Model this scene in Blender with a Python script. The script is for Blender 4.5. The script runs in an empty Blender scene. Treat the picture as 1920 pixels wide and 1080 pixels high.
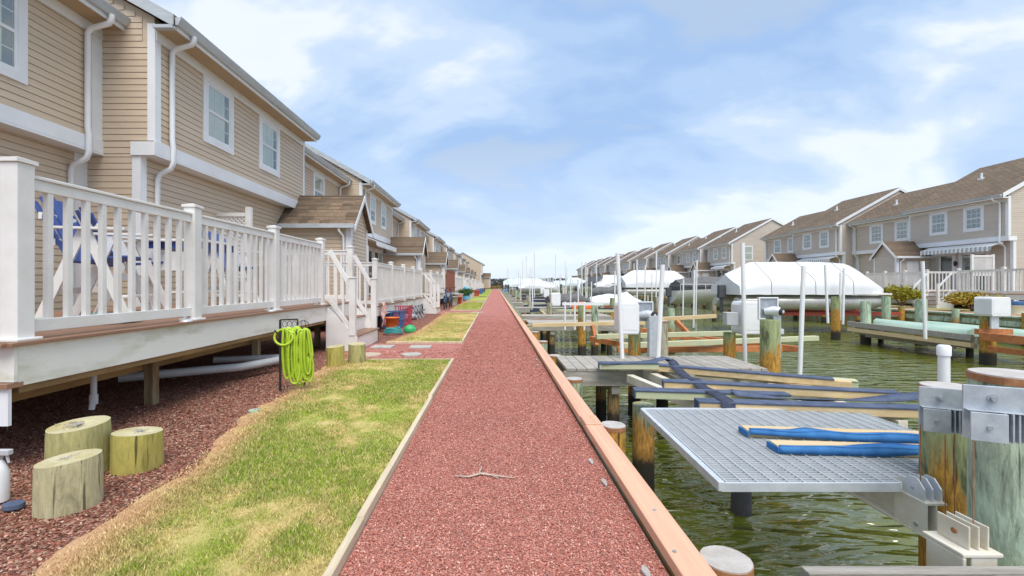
import bpy, math, random
import numpy as np
from mathutils import Vector, noise as mn
random.seed(7); rng = np.random.default_rng(7)
sc = bpy.context.scene
col = sc.collection
R = math.radians

# ------------------------------------------------------------------ camera
cd = bpy.data.cameras.new('camera'); cam = bpy.data.objects.new('camera', cd); col.objects.link(cam)
cam.location = (0, 0, 1.2); cam.rotation_euler = (R(90), 0, 0)
cd.lens = 16.0; cd.sensor_width = 36.0; cd.shift_x = 32/1920; cd.shift_y = -7/1920
cd.clip_start = 0.05; cd.clip_end = 6000
sc.camera = cam

# ------------------------------------------------------------------ world
SUN_EL, SUN_AZ = R(60), R(168)          # direction the light comes from, azimuth from +Y clockwise
w = bpy.data.worlds.new('World'); sc.world = w; w.use_nodes = True
nt = w.node_tree; nt.nodes.clear()
def nd(t, typ, **kw):
    n = t.nodes.new(typ)
    for k, v in kw.items():
        setattr(n, k, v)
    return n
out = nd(nt, 'ShaderNodeOutputWorld'); bg = nd(nt, 'ShaderNodeBackground')
sky = nd(nt, 'ShaderNodeTexSky'); sky.sky_type = 'NISHITA'; sky.sun_disc = False
sky.sun_elevation = SUN_EL; sky.sun_rotation = SUN_AZ
tc = nd(nt, 'ShaderNodeTexCoord')
sep = nd(nt, 'ShaderNodeSeparateXYZ'); nt.links.new(tc.outputs['Generated'], sep.inputs[0])
def M_(t, op, a, b=None, clamp=False):
    n = nd(t, 'ShaderNodeMath', operation=op, use_clamp=clamp)
    for i, v in enumerate((a, b)):
        if v is None: continue
        if isinstance(v, (int, float)): n.inputs[i].default_value = v
        else: t.links.new(v, n.inputs[i])
    return n.outputs[0]
zz = M_(nt, 'MAXIMUM', sep.outputs[2], 0.0)
den = M_(nt, 'ADD', zz, 0.50)
cx = M_(nt, 'DIVIDE', sep.outputs[0], den); cy = M_(nt, 'DIVIDE', sep.outputs[1], den)
cmb = nd(nt, 'ShaderNodeCombineXYZ'); nt.links.new(cx, cmb.inputs[0]); nt.links.new(cy, cmb.inputs[1])
mp = nd(nt, 'ShaderNodeMapping'); mp.inputs['Rotation'].default_value = (0, 0, R(35)); mp.inputs['Scale'].default_value = (1.0, 1.75, 1)
mp.inputs['Location'].default_value = (5.3, 2.2, 0)
nt.links.new(cmb.outputs[0], mp.inputs[0])
def noise_(t, vec, scale, det=6, rough=.55, dist=0.0):
    n = nd(t, 'ShaderNodeTexNoise'); n.inputs['Scale'].default_value = scale; n.inputs['Detail'].default_value = det
    n.inputs['Roughness'].default_value = rough; n.inputs['Distortion'].default_value = dist
    if vec is not None: t.links.new(vec, n.inputs['Vector'])
    return n
def ramp_(t, fac, stops, interp='LINEAR'):
    r = nd(t, 'ShaderNodeValToRGB'); r.color_ramp.interpolation = interp
    els = r.color_ramp.elements
    while len(els) < len(stops): els.new(0.5)
    for e, (p, c) in zip(els, stops):
        e.position = p; e.color = (*c, 1) if len(c) == 3 else c
    t.links.new(fac, r.inputs[0]); return r
def mixc(t, fac, a, b, mode='MIX'):
    m = nd(t, 'ShaderNodeMix', data_type='RGBA', blend_type=mode)
    for i, v in ((0, fac), (6, a), (7, b)):
        if isinstance(v, (int, float)): m.inputs[i].default_value = v
        elif isinstance(v, tuple): m.inputs[i].default_value = (*v, 1)
        else: t.links.new(v, m.inputs[i])
    return m.outputs[2]
n1 = noise_(nt, mp.outputs[0], 1.15, 6, .5, .35)
n2 = noise_(nt, mp.outputs[0], 3.4, 5, .55, .3)
f = M_(nt, 'ADD', M_(nt, 'MULTIPLY', n1.outputs[0], .78), M_(nt, 'MULTIPLY', n2.outputs[0], .22))
CLB = (3.0, 4.35, 6.5)      # open blue between the clouds
cr = ramp_(nt, f, [(.38, (2.9, 3.75, 5.1)), (.43, (2.4, 3.55, 5.5)), (.485, (2.95, 4.05, 5.75)), (.535, (3.9, 4.8, 6.1)), (.585, (5.6, 6.0, 6.5)), (.66, (5.2, 5.7, 6.4))], 'EASE')
hz = ramp_(nt, sep.outputs[2], [(0.0, (1, 1, 1)), (.12, (.45,)*3), (.30, (0, 0, 0))])
cloud = mixc(nt, hz.outputs[0], cr.outputs[0], (5.0, 5.65, 6.6))
m3 = mixc(nt, .9, sky.outputs[0], cloud)
nt.links.new(m3, bg.inputs[0]); bg.inputs[1].default_value = 0.056
nt.links.new(bg.outputs[0], out.inputs[0])

sd = bpy.data.lights.new('sun', 'SUN'); so = bpy.data.objects.new('sun', sd); col.objects.link(so)
sd.energy = 1.15; sd.angle = R(40); sd.color = (1, .95, .88)
dv = Vector((math.sin(SUN_AZ)*math.cos(SUN_EL), math.cos(SUN_AZ)*math.cos(SUN_EL), math.sin(SUN_EL)))
so.rotation_euler = dv.to_track_quat('Z', 'Y').to_euler()
so.location = (0, -5, 20)
vs = sc.view_settings; vs.view_transform = 'Standard'; vs.look = 'None'; vs.gamma = 1; vs.use_curve_mapping = False
vs.exposure = 1.62

# ------------------------------------------------------------------ materials
MATS = {}
def mat(name, c1, c2=None, rough=.6, scale=4, stretch=(1, 1, 1), lo=.35, hi=.65, bump=0.0, bscale=None, metal=0, obj_var=0.0,
        fine=0.0, fscale=60, detail=5, spec=.5):
    m = bpy.data.materials.new(name); m.use_nodes = True; t = m.node_tree
    b = t.nodes['Principled BSDF']
    b.inputs['Roughness'].default_value = rough; b.inputs['Metallic'].default_value = metal
    b.inputs['Specular IOR Level'].default_value = spec
    g = nd(t, 'ShaderNodeNewGeometry'); mpn = nd(t, 'ShaderNodeMapping'); mpn.inputs['Scale'].default_value = stretch
    oi = nd(t, 'ShaderNodeObjectInfo')
    off = nd(t, 'ShaderNodeVectorMath', operation='MULTIPLY_ADD')
    t.links.new(oi.outputs['Random'], off.inputs[0]); off.inputs[1].default_value = (7.3, 5.1, 3.7); t.links.new(g.outputs['Position'], off.inputs[2])
    t.links.new(off.outputs[0], mpn.inputs[0])
    n = noise_(t, mpn.outputs[0], scale, detail, .6)
    c = mixc(t, 0.0, c1, c1)
    if c2 is not None:
        mr = nd(t, 'ShaderNodeMapRange'); mr.inputs[1].default_value = lo; mr.inputs[2].default_value = hi
        t.links.new(n.outputs[0], mr.inputs[0]); c = mixc(t, mr.outputs[0], c1, c2)
    if fine:
        n3 = noise_(t, mpn.outputs[0], fscale, 3, .7)
        k = M_(t, 'ADD', M_(t, 'MULTIPLY', n3.outputs[0], 2*fine), 1-fine)
        c = mixc(t, 1.0, c, k, 'MULTIPLY')
    if obj_var:
        k = M_(t, 'ADD', M_(t, 'MULTIPLY', oi.outputs['Random'], 2*obj_var), 1-obj_var)
        c = mixc(t, 1.0, c, k, 'MULTIPLY')
    t.links.new(c, b.inputs['Base Color'])
    if bump:
        nb = noise_(t, mpn.outputs[0], bscale or fscale, 4, .65)
        bp = nd(t, 'ShaderNodeBump'); bp.inputs['Strength'].default_value = bump; bp.inputs['Distance'].default_value = .01
        t.links.new(nb.outputs[0], bp.inputs['Height']); t.links.new(bp.outputs[0], b.inputs['Normal'])
    MATS[name] = m; return m
def attr_mat(name, rough=.85, fine=.0, fscale=80, bump=0.0):
    m = bpy.data.materials.new(name); m.use_nodes = True; t = m.node_tree; b = t.nodes['Principled BSDF']
    a = nd(t, 'ShaderNodeAttribute'); a.attribute_name = 'Col'; c = a.outputs['Color']
    if fine or bump:
        g = nd(t, 'ShaderNodeNewGeometry'); n3 = noise_(t, g.outputs['Position'], fscale, 4, .75)
        k = M_(t, 'ADD', M_(t, 'MULTIPLY', n3.outputs[0], 2*fine), 1-fine)
        c = mixc(t, 1.0, c, k, 'MULTIPLY')
        if bump:
            bp = nd(t, 'ShaderNodeBump'); bp.inputs['Strength'].default_value = bump; bp.inputs['Distance'].default_value = .01
            t.links.new(n3.outputs[0], bp.inputs['Height']); t.links.new(bp.outputs[0], b.inputs['Normal'])
    t.links.new(c, b.inputs['Base Color']); b.inputs['Roughness'].default_value = rough; b.inputs['Specular IOR Level'].default_value = .25
    MATS[name] = m; return m

mat('vinyl', (.82, .81, .785), (.70, .685, .65), rough=.35, scale=2.5, fine=.02)
mat('trim', (.80, .82, .84), (.72, .74, .76), rough=.45, scale=1.5, fine=.03)
mat('fascia_white', (.78, .78, .72), (.52, .52, .38), rough=.6, scale=2.6, stretch=(1, .6, 2.2), lo=.50, hi=.72, fine=.05, fscale=25)
mat('siding', (.62, .505, .375), (.56, .45, .33), rough=.5, scale=1.2, stretch=(.6, .6, 6), fine=.06, fscale=30, bump=.12, bscale=70)
mat('siding_grey', (.58, .51, .435), (.52, .455, .385), rough=.55, scale=1.2, stretch=(.6, .6, 6), fine=.05, fscale=20)
mat('soffit', (.50, .37, .23), (.44, .33, .21), rough=.6, scale=2)
mat('gutter', (.52, .56, .58), (.40, .44, .47), rough=.4, scale=3, stretch=(1, .3, 4), fine=.05)
mat('shingle_near', (.20, .135, .085), (.13, .095, .065), rough=.9, scale=14, fine=.35, fscale=140, bump=.5, bscale=150, obj_var=.38)
mat('composite', (.33, .18, .11), (.26, .145, .09), rough=.55, scale=5, stretch=(8, .5, 8), fine=.08, fscale=40, obj_var=.08)
mat('beam_wood', (.42, .26, .10), (.24, .15, .06), rough=.75, scale=6, stretch=(1, .25, 1), fine=.2, fscale=40, bump=.3)
mat('post_wood', (.42, .36, .22), (.20, .13, .06), rough=.8, scale=7, stretch=(1, 1, .15), fine=.25, fscale=60, bump=.4)
mat('edging', (.66, .56, .40), (.50, .41, .27), rough=.75, scale=5, stretch=(4, .3, 2), fine=.15, fscale=50, bump=.3, obj_var=.06)
mat('cap_timber', (.74, .45, .30), (.64, .36, .23), rough=.65, scale=3, stretch=(7, .25, 3), fine=.10, fscale=40, bump=.35, bscale=50, obj_var=.07)
mat('grey_wood', (.44, .41, .36), (.29, .26, .22), rough=.8, scale=6, stretch=(.4, 4, 3), fine=.25, fscale=45, bump=.45, obj_var=.14)
mat('pine', (.72, .56, .33), (.60, .43, .22), rough=.6, scale=5, stretch=(.3, 5, 5), fine=.12, fscale=50, bump=.2, obj_var=.06)
mat('pine_green', (.46, .52, .33), (.60, .56, .36), rough=.65, scale=4, stretch=(.3, 4, 4), fine=.12, obj_var=.05)
mat('orange_steel', (.58, .22, .07), (.42, .14, .05), rough=.6, scale=8, fine=.2)
mat('galv', (.58, .61, .64), (.70, .72, .74), rough=.42, scale=14, metal=.3, fine=.08, fscale=90)
mat('galv_dark', (.33, .36, .40), (.45, .48, .52), rough=.45, scale=14, metal=.4, fine=.08, fscale=90)
mat('galv_mid', (.40, .44, .49), (.52, .56, .60), rough=.45, scale=16, metal=.35, fine=.12, fscale=90)
mat('cream_steel', (.72, .69, .60), (.60, .53, .40), rough=.5, scale=5, fine=.06)
mat('navy_carpet', (.085, .11, .175), (.13, .155, .23), rough=.98, scale=9, fine=.2, fscale=180, bump=.5, bscale=200, spec=.1)
mat('black_strap', (.045, .055, .085), (.07, .08, .12), rough=.9, scale=9, fine=.2, fscale=150, bump=.4, bscale=200, spec=.15)
mat('blue_carpet', (.04, .15, .38), (.07, .23, .52), rough=.95, scale=7, fine=.15, fscale=180, bump=.5, bscale=200, spec=.1)
mat('pvc', (.84, .84, .83), (.76, .77, .77), rough=.35, scale=3, fine=.03)
mat('grey_pvc', (.50, .51, .52), (.42, .43, .43), rough=.5, scale=3)
mat('hose', (.40, .58, .03), (.50, .68, .06), rough=.45, scale=9)
mat('black_iron', (.02, .02, .022), (.03, .03, .03), rough=.5)
mat('stone', (.58, .47, .35), (.44, .36, .28), rough=.85, scale=10, fine=.2, fscale=70, bump=.5)
mat('grey_stone', (.50, .48, .44), (.38, .37, .33), rough=.85, scale=10, fine=.3, fscale=40, bump=.6)
mat('cover_white', (.76, .77, .79), (.70, .71, .73), rough=.45, scale=1.2)
mat('cover_pale', (.62, .72, .74), (.56, .67, .70), rough=.5)
mat('hull_white', (.78, .77, .73), (.70, .69, .65), rough=.3, scale=1.5)
mat('aluminium', (.55, .54, .50), (.42, .41, .38), rough=.38, metal=.5, scale=2)
mat('dark_canvas', (.06, .062, .07), (.10, .10, .11), rough=.85, scale=4)
mat('grey_canvas', (.17, .165, .165), (.10, .10, .10), rough=.85, scale=5)
mat('red_paint', (.42, .06, .03), (.32, .05, .03), rough=.6, scale=3)
mat('red_fence', (.38, .10, .04), (.30, .075, .03), rough=.7, scale=3, stretch=(1, 1, .2))
mat('mint', (.46, .60, .47), (.38, .53, .43), rough=.4, scale=2)
mat('teal', (.06, .26, .27), (.04, .36, .36), rough=.5, scale=2)
mat('green_plastic', (.05, .45, .16), (.04, .38, .13), rough=.4)
mat('orange_plastic', (.80, .18, .03), (.70, .14, .02), rough=.4)
mat('pink_plastic', (.50, .07, .12), (.42, .06, .10), rough=.4)
mat('blue_plastic', (.06, .16, .36), (.05, .13, .30), rough=.4)
mat('sky_plastic', (.15, .48, .70), (.12, .40, .60), rough=.4)
mat('pink_cloth', (.75, .35, .30), (.80, .68, .60), rough=.9, scale=14, lo=.45, hi=.55)
mat('bark', (.30, .22, .13), (.18, .13, .08), rough=.9, scale=12, fine=.2)
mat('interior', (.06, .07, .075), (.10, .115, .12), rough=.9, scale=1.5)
mat('blind', (.78, .78, .72), (.68, .69, .64), rough=.7, scale=1)
mat('door_white', (.78, .78, .76), (.70, .70, .68), rough=.4)
mat('bulk_green', (.36, .40, .26), (.42, .25, .09), rough=.8, scale=1.6, stretch=(1, 2.5, .35), lo=.42, hi=.6, fine=.25, fscale=20, bump=.3)
mat('soil', (.20, .12, .085), (.30, .20, .13), rough=.95, scale=5, fine=.3, fscale=80)
mat('bay_water', (.10, .13, .15))
mat('twig', (.55, .45, .36), (.38, .30, .25), rough=.8, scale=30)
mat('feather', (.48, .44, .40), (.34, .30, .27), rough=.9)
mat('rust_band', (.30, .12, .05), (.42, .20, .09), rough=.8, scale=20, fine=.3)
mat('pile_cap', (.55, .52, .49), (.42, .38, .34), rough=.7, scale=9, fine=.15)
mat('concrete', (.5, .49, .46), (.42, .41, .39), rough=.8, scale=4)
attr_mat('grass_blade', .7); attr_mat('chips', .8)
attr_mat('lawn', .95, fine=.45, fscale=120, bump=.6)
attr_mat('leafmat', .6)

def glass_mat():
    m = bpy.data.materials.new('glass'); m.use_nodes = True; t = m.node_tree; t.nodes.clear()
    o = nd(t, 'ShaderNodeOutputMaterial'); tr = nd(t, 'ShaderNodeBsdfTransparent'); tr.inputs[0].default_value = (.92, .94, .92, 1)
    gl = nd(t, 'ShaderNodeBsdfGlossy'); gl.inputs['Roughness'].default_value = .03; gl.inputs[0].default_value = (.85, .87, .88, 1)
    lw = nd(t, 'ShaderNodeLayerWeight'); lw.inputs[0].default_value = .35
    k = M_(t, 'ADD', M_(t, 'MULTIPLY', lw.outputs['Fresnel'], .25), .04, True)
    mx = nd(t, 'ShaderNodeMixShader'); t.links.new(k, mx.inputs[0]); t.links.new(tr.outputs[0], mx.inputs[1]); t.links.new(gl.outputs[0], mx.inputs[2])
    t.links.new(mx.outputs[0], o.inputs[0]); MATS['glass'] = m
glass_mat()

def water_mat():
    m = bpy.data.materials.new('water'); m.use_nodes = True; t = m.node_tree; b = t.nodes['Principled BSDF']
    g = nd(t, 'ShaderNodeNewGeometry')
    mp1 = nd(t, 'ShaderNodeMapping'); mp1.inputs['Scale'].default_value = (.55, 2.0, 1); mp1.inputs['Rotation'].default_value = (0, 0, R(-12)); t.links.new(g.outputs['Position'], mp1.inputs[0])
    na = noise_(t, mp1.outputs[0], 1.9, 1.6, .4, 1.1)
    nb = noise_(t, mp1.outputs[0], 7.0, 2, .5, .4)
    nc = noise_(t, g.outputs['Position'], .35, 3, .5)
    c = mixc(t, nc.outputs[0], (.085, .105, .004), (.15, .16, .022))
    t.links.new(c, b.inputs['Base Color']); b.inputs['Roughness'].default_value = .03; b.inputs['IOR'].default_value = 1.75
    b.inputs['Specular IOR Level'].default_value = .75
    h = M_(t, 'ADD', na.outputs[0], M_(t, 'MULTIPLY', nb.outputs[0], .10))
    bp = nd(t, 'ShaderNodeBump'); bp.inputs['Strength'].default_value = 1.0; bp.inputs['Distance'].default_value = .20
    t.links.new(h, bp.inputs['Height']); t.links.new(bp.outputs[0], b.inputs['Normal'])
    MATS['water'] = m
water_mat()

def piling_mat(name, green, orange, z_or, z_wet=-.55):
    """pressure treated round pile: green salt tint above, rust orange stain lower, dark wet band at the water"""
    m = bpy.data.materials.new(name); m.use_nodes = True; t = m.node_tree; b = t.nodes['Principled BSDF']
    g = nd(t, 'ShaderNodeNewGeometry'); mp1 = nd(t, 'ShaderNodeMapping'); mp1.inputs['Scale'].default_value = (1, 1, .22); t.links.new(g.outputs['Position'], mp1.inputs[0])
    n = noise_(t, mp1.outputs[0], 9, 6, .65, .8); n5 = noise_(t, mp1.outputs[0], 45, 4, .7)
    z = nd(t, 'ShaderNodeSeparateXYZ'); t.links.new(g.outputs['Position'], z.inputs[0])
    pale = tuple(min(1, x*(1.2 if z_wet < -2 else 1.45)) for x in green); dark = tuple(x*(.70 if z_wet < -2 else .38) for x in green)
    cg = ramp_(t, n.outputs[0], [(.34, dark), (.44, green), (.56, pale), (.66, green)])
    zo = M_(t, 'ADD', M_(t, 'MULTIPLY', M_(t, 'SUBTRACT', z_or, z.outputs[2]), 3.2), M_(t, 'MULTIPLY', M_(t, 'SUBTRACT', n.outputs[0], .5), 4.0), False)
    fo = nd(t, 'ShaderNodeMapRange'); fo.inputs[1].default_value = 0; fo.inputs[2].default_value = .6; t.links.new(zo, fo.inputs[0])
    oc = ramp_(t, n5.outputs[0], [(.35, tuple(x*.5 for x in orange)), (.6, orange)])
    c = mixc(t, fo.outputs[0], cg.outputs[0], oc.outputs[0])
    zw = M_(t, 'ADD', M_(t, 'MULTIPLY', M_(t, 'SUBTRACT', z_wet, z.outputs[2]), 6), M_(t, 'MULTIPLY', M_(t, 'SUBTRACT', n5.outputs[0], .5), 2.5))
    fw = nd(t, 'ShaderNodeMapRange'); fw.inputs[2].default_value = .5; t.links.new(zw, fw.inputs[0])
    c = mixc(t, fw.outputs[0], c, (.035, .03, .02))
    k = M_(t, 'ADD', M_(t, 'MULTIPLY', n5.outputs[0], .7), .65)
    c = mixc(t, 1.0, c, k, 'MULTIPLY')
    mp2 = nd(t, 'ShaderNodeMapping'); mp2.inputs['Scale'].default_value = (1, 1, .035); t.links.new(g.outputs['Position'], mp2.inputs[0])
    nk = noise_(t, mp2.outputs[0], 38, 3, .6); ck = ramp_(t, nk.outputs[0], [(.33, (.25,)*3), (.375, (1, 1, 1))])
    c = mixc(t, 1.0, c, ck.outputs[0], 'MULTIPLY')
    t.links.new(c, b.inputs['Base Color']); b.inputs['Roughness'].default_value = .8
    bp = nd(t, 'ShaderNodeBump'); bp.inputs['Strength'].default_value = .7; bp.inputs['Distance'].default_value = .012
    t.links.new(n5.outputs[0], bp.inputs['Height']); t.links.new(bp.outputs[0], b.inputs['Normal'])
    MATS[name] = m
piling_mat('pile_green', (.30, .38, .26), (.52, .27, .06), -.05)
piling_mat('pile_pale', (.36, .44, .32), (.45, .33, .16), -.45)
piling_mat('pile_orange', (.27, .31, .15), (.58, .30, .05), .30)
piling_mat('pile_weathered', (.30, .28, .20), (.40, .25, .10), -.25)
piling_mat('stump_olive', (.37, .34, .14), (.34, .27, .10), -.9, -3)
piling_mat('stump_yellow', (.38, .33, .08), (.34, .27, .10), -.9, -3)
piling_mat('stump_pale', (.42, .38, .22), (.34, .27, .10), -.9, -3)

def roof_mat(name, c1, c2):
    m = bpy.data.materials.new(name); m.use_nodes = True; t = m.node_tree; b = t.nodes['Principled BSDF']
    g = nd(t, 'ShaderNodeNewGeometry'); s = nd(t, 'ShaderNodeSeparateXYZ'); t.links.new(g.outputs['Position'], s.inputs[0])
    cb = nd(t, 'ShaderNodeCombineXYZ'); t.links.new(s.outputs[1], cb.inputs[0]); t.links.new(M_(t, 'MULTIPLY', s.outputs[2], 2.1), cb.inputs[1])
    br = nd(t, 'ShaderNodeTexBrick'); br.inputs['Scale'].default_value = 1.0; br.inputs['Brick Width'].default_value = .33; br.inputs['Row Height'].default_value = .145
    br.inputs['Mortar Size'].default_value = .012; br.inputs['Color1'].default_value = (*c1, 1); br.inputs['Color2'].default_value = (*c2, 1)
    br.inputs['Mortar'].default_value = (*[x*.5 for x in c2], 1); br.inputs['Bias'].default_value = 0
    t.links.new(cb.outputs[0], br.inputs['Vector'])
    n = noise_(t, g.outputs['Position'], 3, 6, .7); n2 = noise_(t, g.outputs['Position'], .5, 3, .5)
    k = M_(t, 'ADD', M_(t, 'ADD', M_(t, 'MULTIPLY', n.outputs[0], .7), M_(t, 'MULTIPLY', n2.outputs[0], .5)), .4)
    c = mixc(t, 1.0, br.outputs[0], k, 'MULTIPLY')
    t.links.new(c, b.inputs['Base Color']); b.inputs['Roughness'].default_value = .92; b.inputs['Specular IOR Level'].default_value = .2
    bp = nd(t, 'ShaderNodeBump'); bp.inputs['Strength'].default_value = .5; bp.inputs['Distance'].default_value = .02
    t.links.new(br.outputs['Fac'], bp.inputs['Height']); bp.invert = True; t.links.new(bp.outputs[0], b.inputs['Normal'])
    MATS[name] = m
roof_mat('roof', (.225, .165, .115), (.16, .12, .085))

def gravel_mat(name, base, dark, light, vs=90):
    m = bpy.data.materials.new(name); m.use_nodes = True; t = m.node_tree; b = t.nodes['Principled BSDF']
    g = nd(t, 'ShaderNodeNewGeometry')
    v = nd(t, 'ShaderNodeTexVoronoi'); v.inputs['Scale'].default_value = vs; t.links.new(g.outputs['Position'], v.inputs['Vector'])
    sp = nd(t, 'ShaderNodeSeparateColor'); t.links.new(v.outputs['Color'], sp.inputs[0])
    r = ramp_(t, sp.outputs[0], [(.05, dark), (.3, base), (.75, base), (.97, light)])
    n = noise_(t, g.outputs['Position'], 1.4, 5, .6)
    k = M_(t, 'ADD', M_(t, 'MULTIPLY', n.outputs[0], .7), .66)
    c = mixc(t, 1.0, r.outputs[0], k, 'MULTIPLY')
    t.links.new(c, b.inputs['Base Color']); b.inputs['Roughness'].default_value = .85; b.inputs['Specular IOR Level'].default_value = .3
    bp = nd(t, 'ShaderNodeBump'); bp.inputs['Strength'].default_value = .8; bp.inputs['Distance'].default_value = .008; bp.invert = True
    t.links.new(v.outputs['Distance'], bp.inputs['Height']); t.links.new(bp.outputs[0], b.inputs['Normal'])
    MATS[name] = m
gravel_mat('red_gravel', (.47, .175, .14), (.25, .07, .055), (.64, .36, .30), 150)
gravel_mat('mulch', (.24, .085, .055), (.05, .02, .014), (.42, .26, .19), 60)
def earth_mat():
    m = bpy.data.materials.new('far_ground'); m.use_nodes = True; t = m.node_tree; b = t.nodes['Principled BSDF']
    g = nd(t, 'ShaderNodeNewGeometry'); n = noise_(t, g.outputs['Position'], .6, 6, .65)
    r = ramp_(t, n.outputs[0], [(.35, (.20, .24, .06)), (.5, (.40, .32, .12)), (.62, (.46, .36, .19))])
    t.links.new(r.outputs[0], b.inputs['Base Color']); b.inputs['Roughness'].default_value = 1; MATS['far_ground'] = m
earth_mat()

# ------------------------------------------------------------------ mesh helpers
class MB:
    def __init__(s): s.v = []; s.f = []; s.sm = []
    def add(s, vs, fs, smooth=False):
        o = len(s.v); s.v += [tuple(x) for x in vs]
        for q in fs: s.f.append(tuple(i+o for i in q)); s.sm.append(smooth)
        return s
    def box(s, x0, x1, y0, y1, z0, z1):
        if x0 > x1: x0, x1 = x1, x0
        if y0 > y1: y0, y1 = y1, y0
        if z0 > z1: z0, z1 = z1, z0
        return s.add([(x0,y0,z0),(x1,y0,z0),(x1,y1,z0),(x0,y1,z0),(x0,y0,z1),(x1,y0,z1),(x1,y1,z1),(x0,y1,z1)],
                     [(0,3,2,1),(4,5,6,7),(0,1,5,4),(1,2,6,5),(2,3,7,6),(3,0,4,7)])
    def bar(s, p, q, w, h, up=(0, 0, 1)):
        """box beam from p to q, w sideways, h along up"""
        p = Vector(p); q = Vector(q); d = (q-p).normalized(); u = Vector(up); sd_ = d.cross(u)
        if sd_.length < 1e-5: sd_ = Vector((1, 0, 0))
        sd_.normalize(); u = sd_.cross(d).normalized(); a = sd_*w/2; b = u*h/2
        return s.add([p-a-b, p+a-b, p+a+b, p-a+b, q-a-b, q+a-b, q+a+b, q-a+b],
                     [(0,1,2,3),(7,6,5,4),(0,4,5,1),(1,5,6,2),(2,6,7,3),(3,7,4,0)])
    def prism(s, poly, axis, a, b):
        """poly: 2D points; axis 'x' -> (y,z) poly swept over x; 'y' -> (x,z); 'z' -> (x,y)"""
        def P(u, v, t): return {'x': (t, u, v), 'y': (u, t, v), 'z': (u, v, t)}[axis]
        n = len(poly)
        vs = [P(u, v, a) for u, v in poly] + [P(u, v, b) for u, v in poly]
        fs = [tuple(range(n))[::-1], tuple(range(n, 2*n))] + [(i, (i+1) % n, n+(i+1) % n, n+i) for i in range(n)]
        return s.add(vs, fs)
    def tube(s, pts, r, n=8, closed=False, caps=True):
        pts = [Vector(p) for p in pts]; m = len(pts); rings = []
        rr = r if isinstance(r, (list, tuple)) else [r]*m
        prev = None
        for i, p in enumerate(pts):
            if closed: d = pts[(i+1) % m]-pts[i-1]
            else: d = pts[min(i+1, m-1)]-pts[max(i-1, 0)]
            d.normalize()
            if prev is None:
                a = d.cross(Vector((0, 0, 1)));
                if a.length < .05: a = d.cross(Vector((1, 0, 0)))
            else: a = prev-d*prev.dot(d)
            a.normalize(); prev = a.copy(); b = d.cross(a)
            rings.append([p+(a*math.cos(t)+b*math.sin(t))*rr[i] for t in [2*math.pi*k/n for k in range(n)]])
        vs = [v for rg in rings for v in rg]; fs = []
        for i in range(m if closed else m-1):
            j = (i+1) % m
            for k in range(n): fs.append((i*n+k, i*n+(k+1) % n, j*n+(k+1) % n, j*n+k))
        s.add(vs, fs, True)
        if caps and not closed: s.add(rings[0], [tuple(range(n))[::-1]]); s.add(rings[-1], [tuple(range(n))])
        return s
    def build(s, name, m, parent=None, bevel=0, loc=None):
        me = bpy.data.meshes.new(name)
        vs = s.v
        me.from_pydata([tuple(v) for v in vs], [], s.f); me.update()
        me.polygons.foreach_set('use_smooth', s.sm)
        me.materials.append(MATS[m])
        import bmesh
        bm = bmesh.new(); bm.from_mesh(me); bmesh.ops.recalc_face_normals(bm, faces=bm.faces); bm.to_mesh(me); bm.free()
        o = bpy.data.objects.new(name, me); col.objects.link(o)
        if parent is not None:
            o.parent = parent
            if isinstance(parent.location, Vector) and parent.type == 'EMPTY' or parent.get('off'):
                pass
            o.location = -PW.get(parent.name, Vector((0, 0, 0)))
        PW[o.name] = Vector((0, 0, 0)) if parent is None else Vector((0, 0, 0))
        if bevel:
            b = o.modifiers.new('bevel', 'BEVEL'); b.width = bevel; b.segments = 2; b.limit_method = 'ANGLE'
        return o
PW = {}       # world offset of parents whose children are given in world coordinates
def thing(name, loc, label, cat, group=None):
    o = bpy.data.objects.new(name, None); col.objects.link(o); o.location = loc; o.empty_display_size = .2
    PW[o.name] = Vector(loc); o['label'] = label; o['category'] = cat
    if group: o['group'] = group
    return o
def tag(o, label=None, cat=None, group=None, kind=None):
    if label: o['label'] = label
    if cat: o['category'] = cat
    if group: o['group'] = group
    if kind: o['kind'] = kind
    return o
def box(name, m, parent, x0, x1, y0, y1, z0, z1, bevel=0):
    return MB().box(x0, x1, y0, y1, z0, z1).build(name, m, parent, bevel)
def link_copy(o, parent, dloc):
    c = o.copy(); col.objects.link(c); c.parent = parent; c.location = Vector(o.location)+Vector(dloc); return c
def copy_tree(o, loc, rotz=None, label=None, parent=None):
    c = o.copy(); col.objects.link(c)
    if parent is None:
        c.location = loc
        if rotz is not None: c.rotation_euler = (0, 0, rotz)
        if label: c['label'] = label
    else: c.parent = parent
    for ch in list(o.children): copy_tree(ch, None, parent=c)
    return c
def fast_mesh(name, verts, faces, nper, m, colr=None, parent=None):
    """verts (N,3), faces (F,nper) int arrays; colr (N,3)"""
    me = bpy.data.meshes.new(name); N = len(verts); F = len(faces)
    me.vertices.add(N); me.vertices.foreach_set('co', np.asarray(verts, np.float32).ravel())
    me.loops.add(F*nper); me.loops.foreach_set('vertex_index', np.asarray(faces, np.int32).ravel())
    me.polygons.add(F); me.polygons.foreach_set('loop_start', np.arange(F, dtype=np.int32)*nper)
    me.update(calc_edges=True)
    if colr is not None:
        a = me.color_attributes.new('Col', 'FLOAT_COLOR', 'POINT')
        c4 = np.ones((N, 4), np.float32); c4[:, :3] = colr; a.data.foreach_set('color', c4.ravel())
    me.materials.append(MATS[m]); o = bpy.data.objects.new(name, me); col.objects.link(o)
    if parent is not None: o.parent = parent; o.location = -PW.get(parent.name, Vector((0, 0, 0)))
    return o
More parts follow.
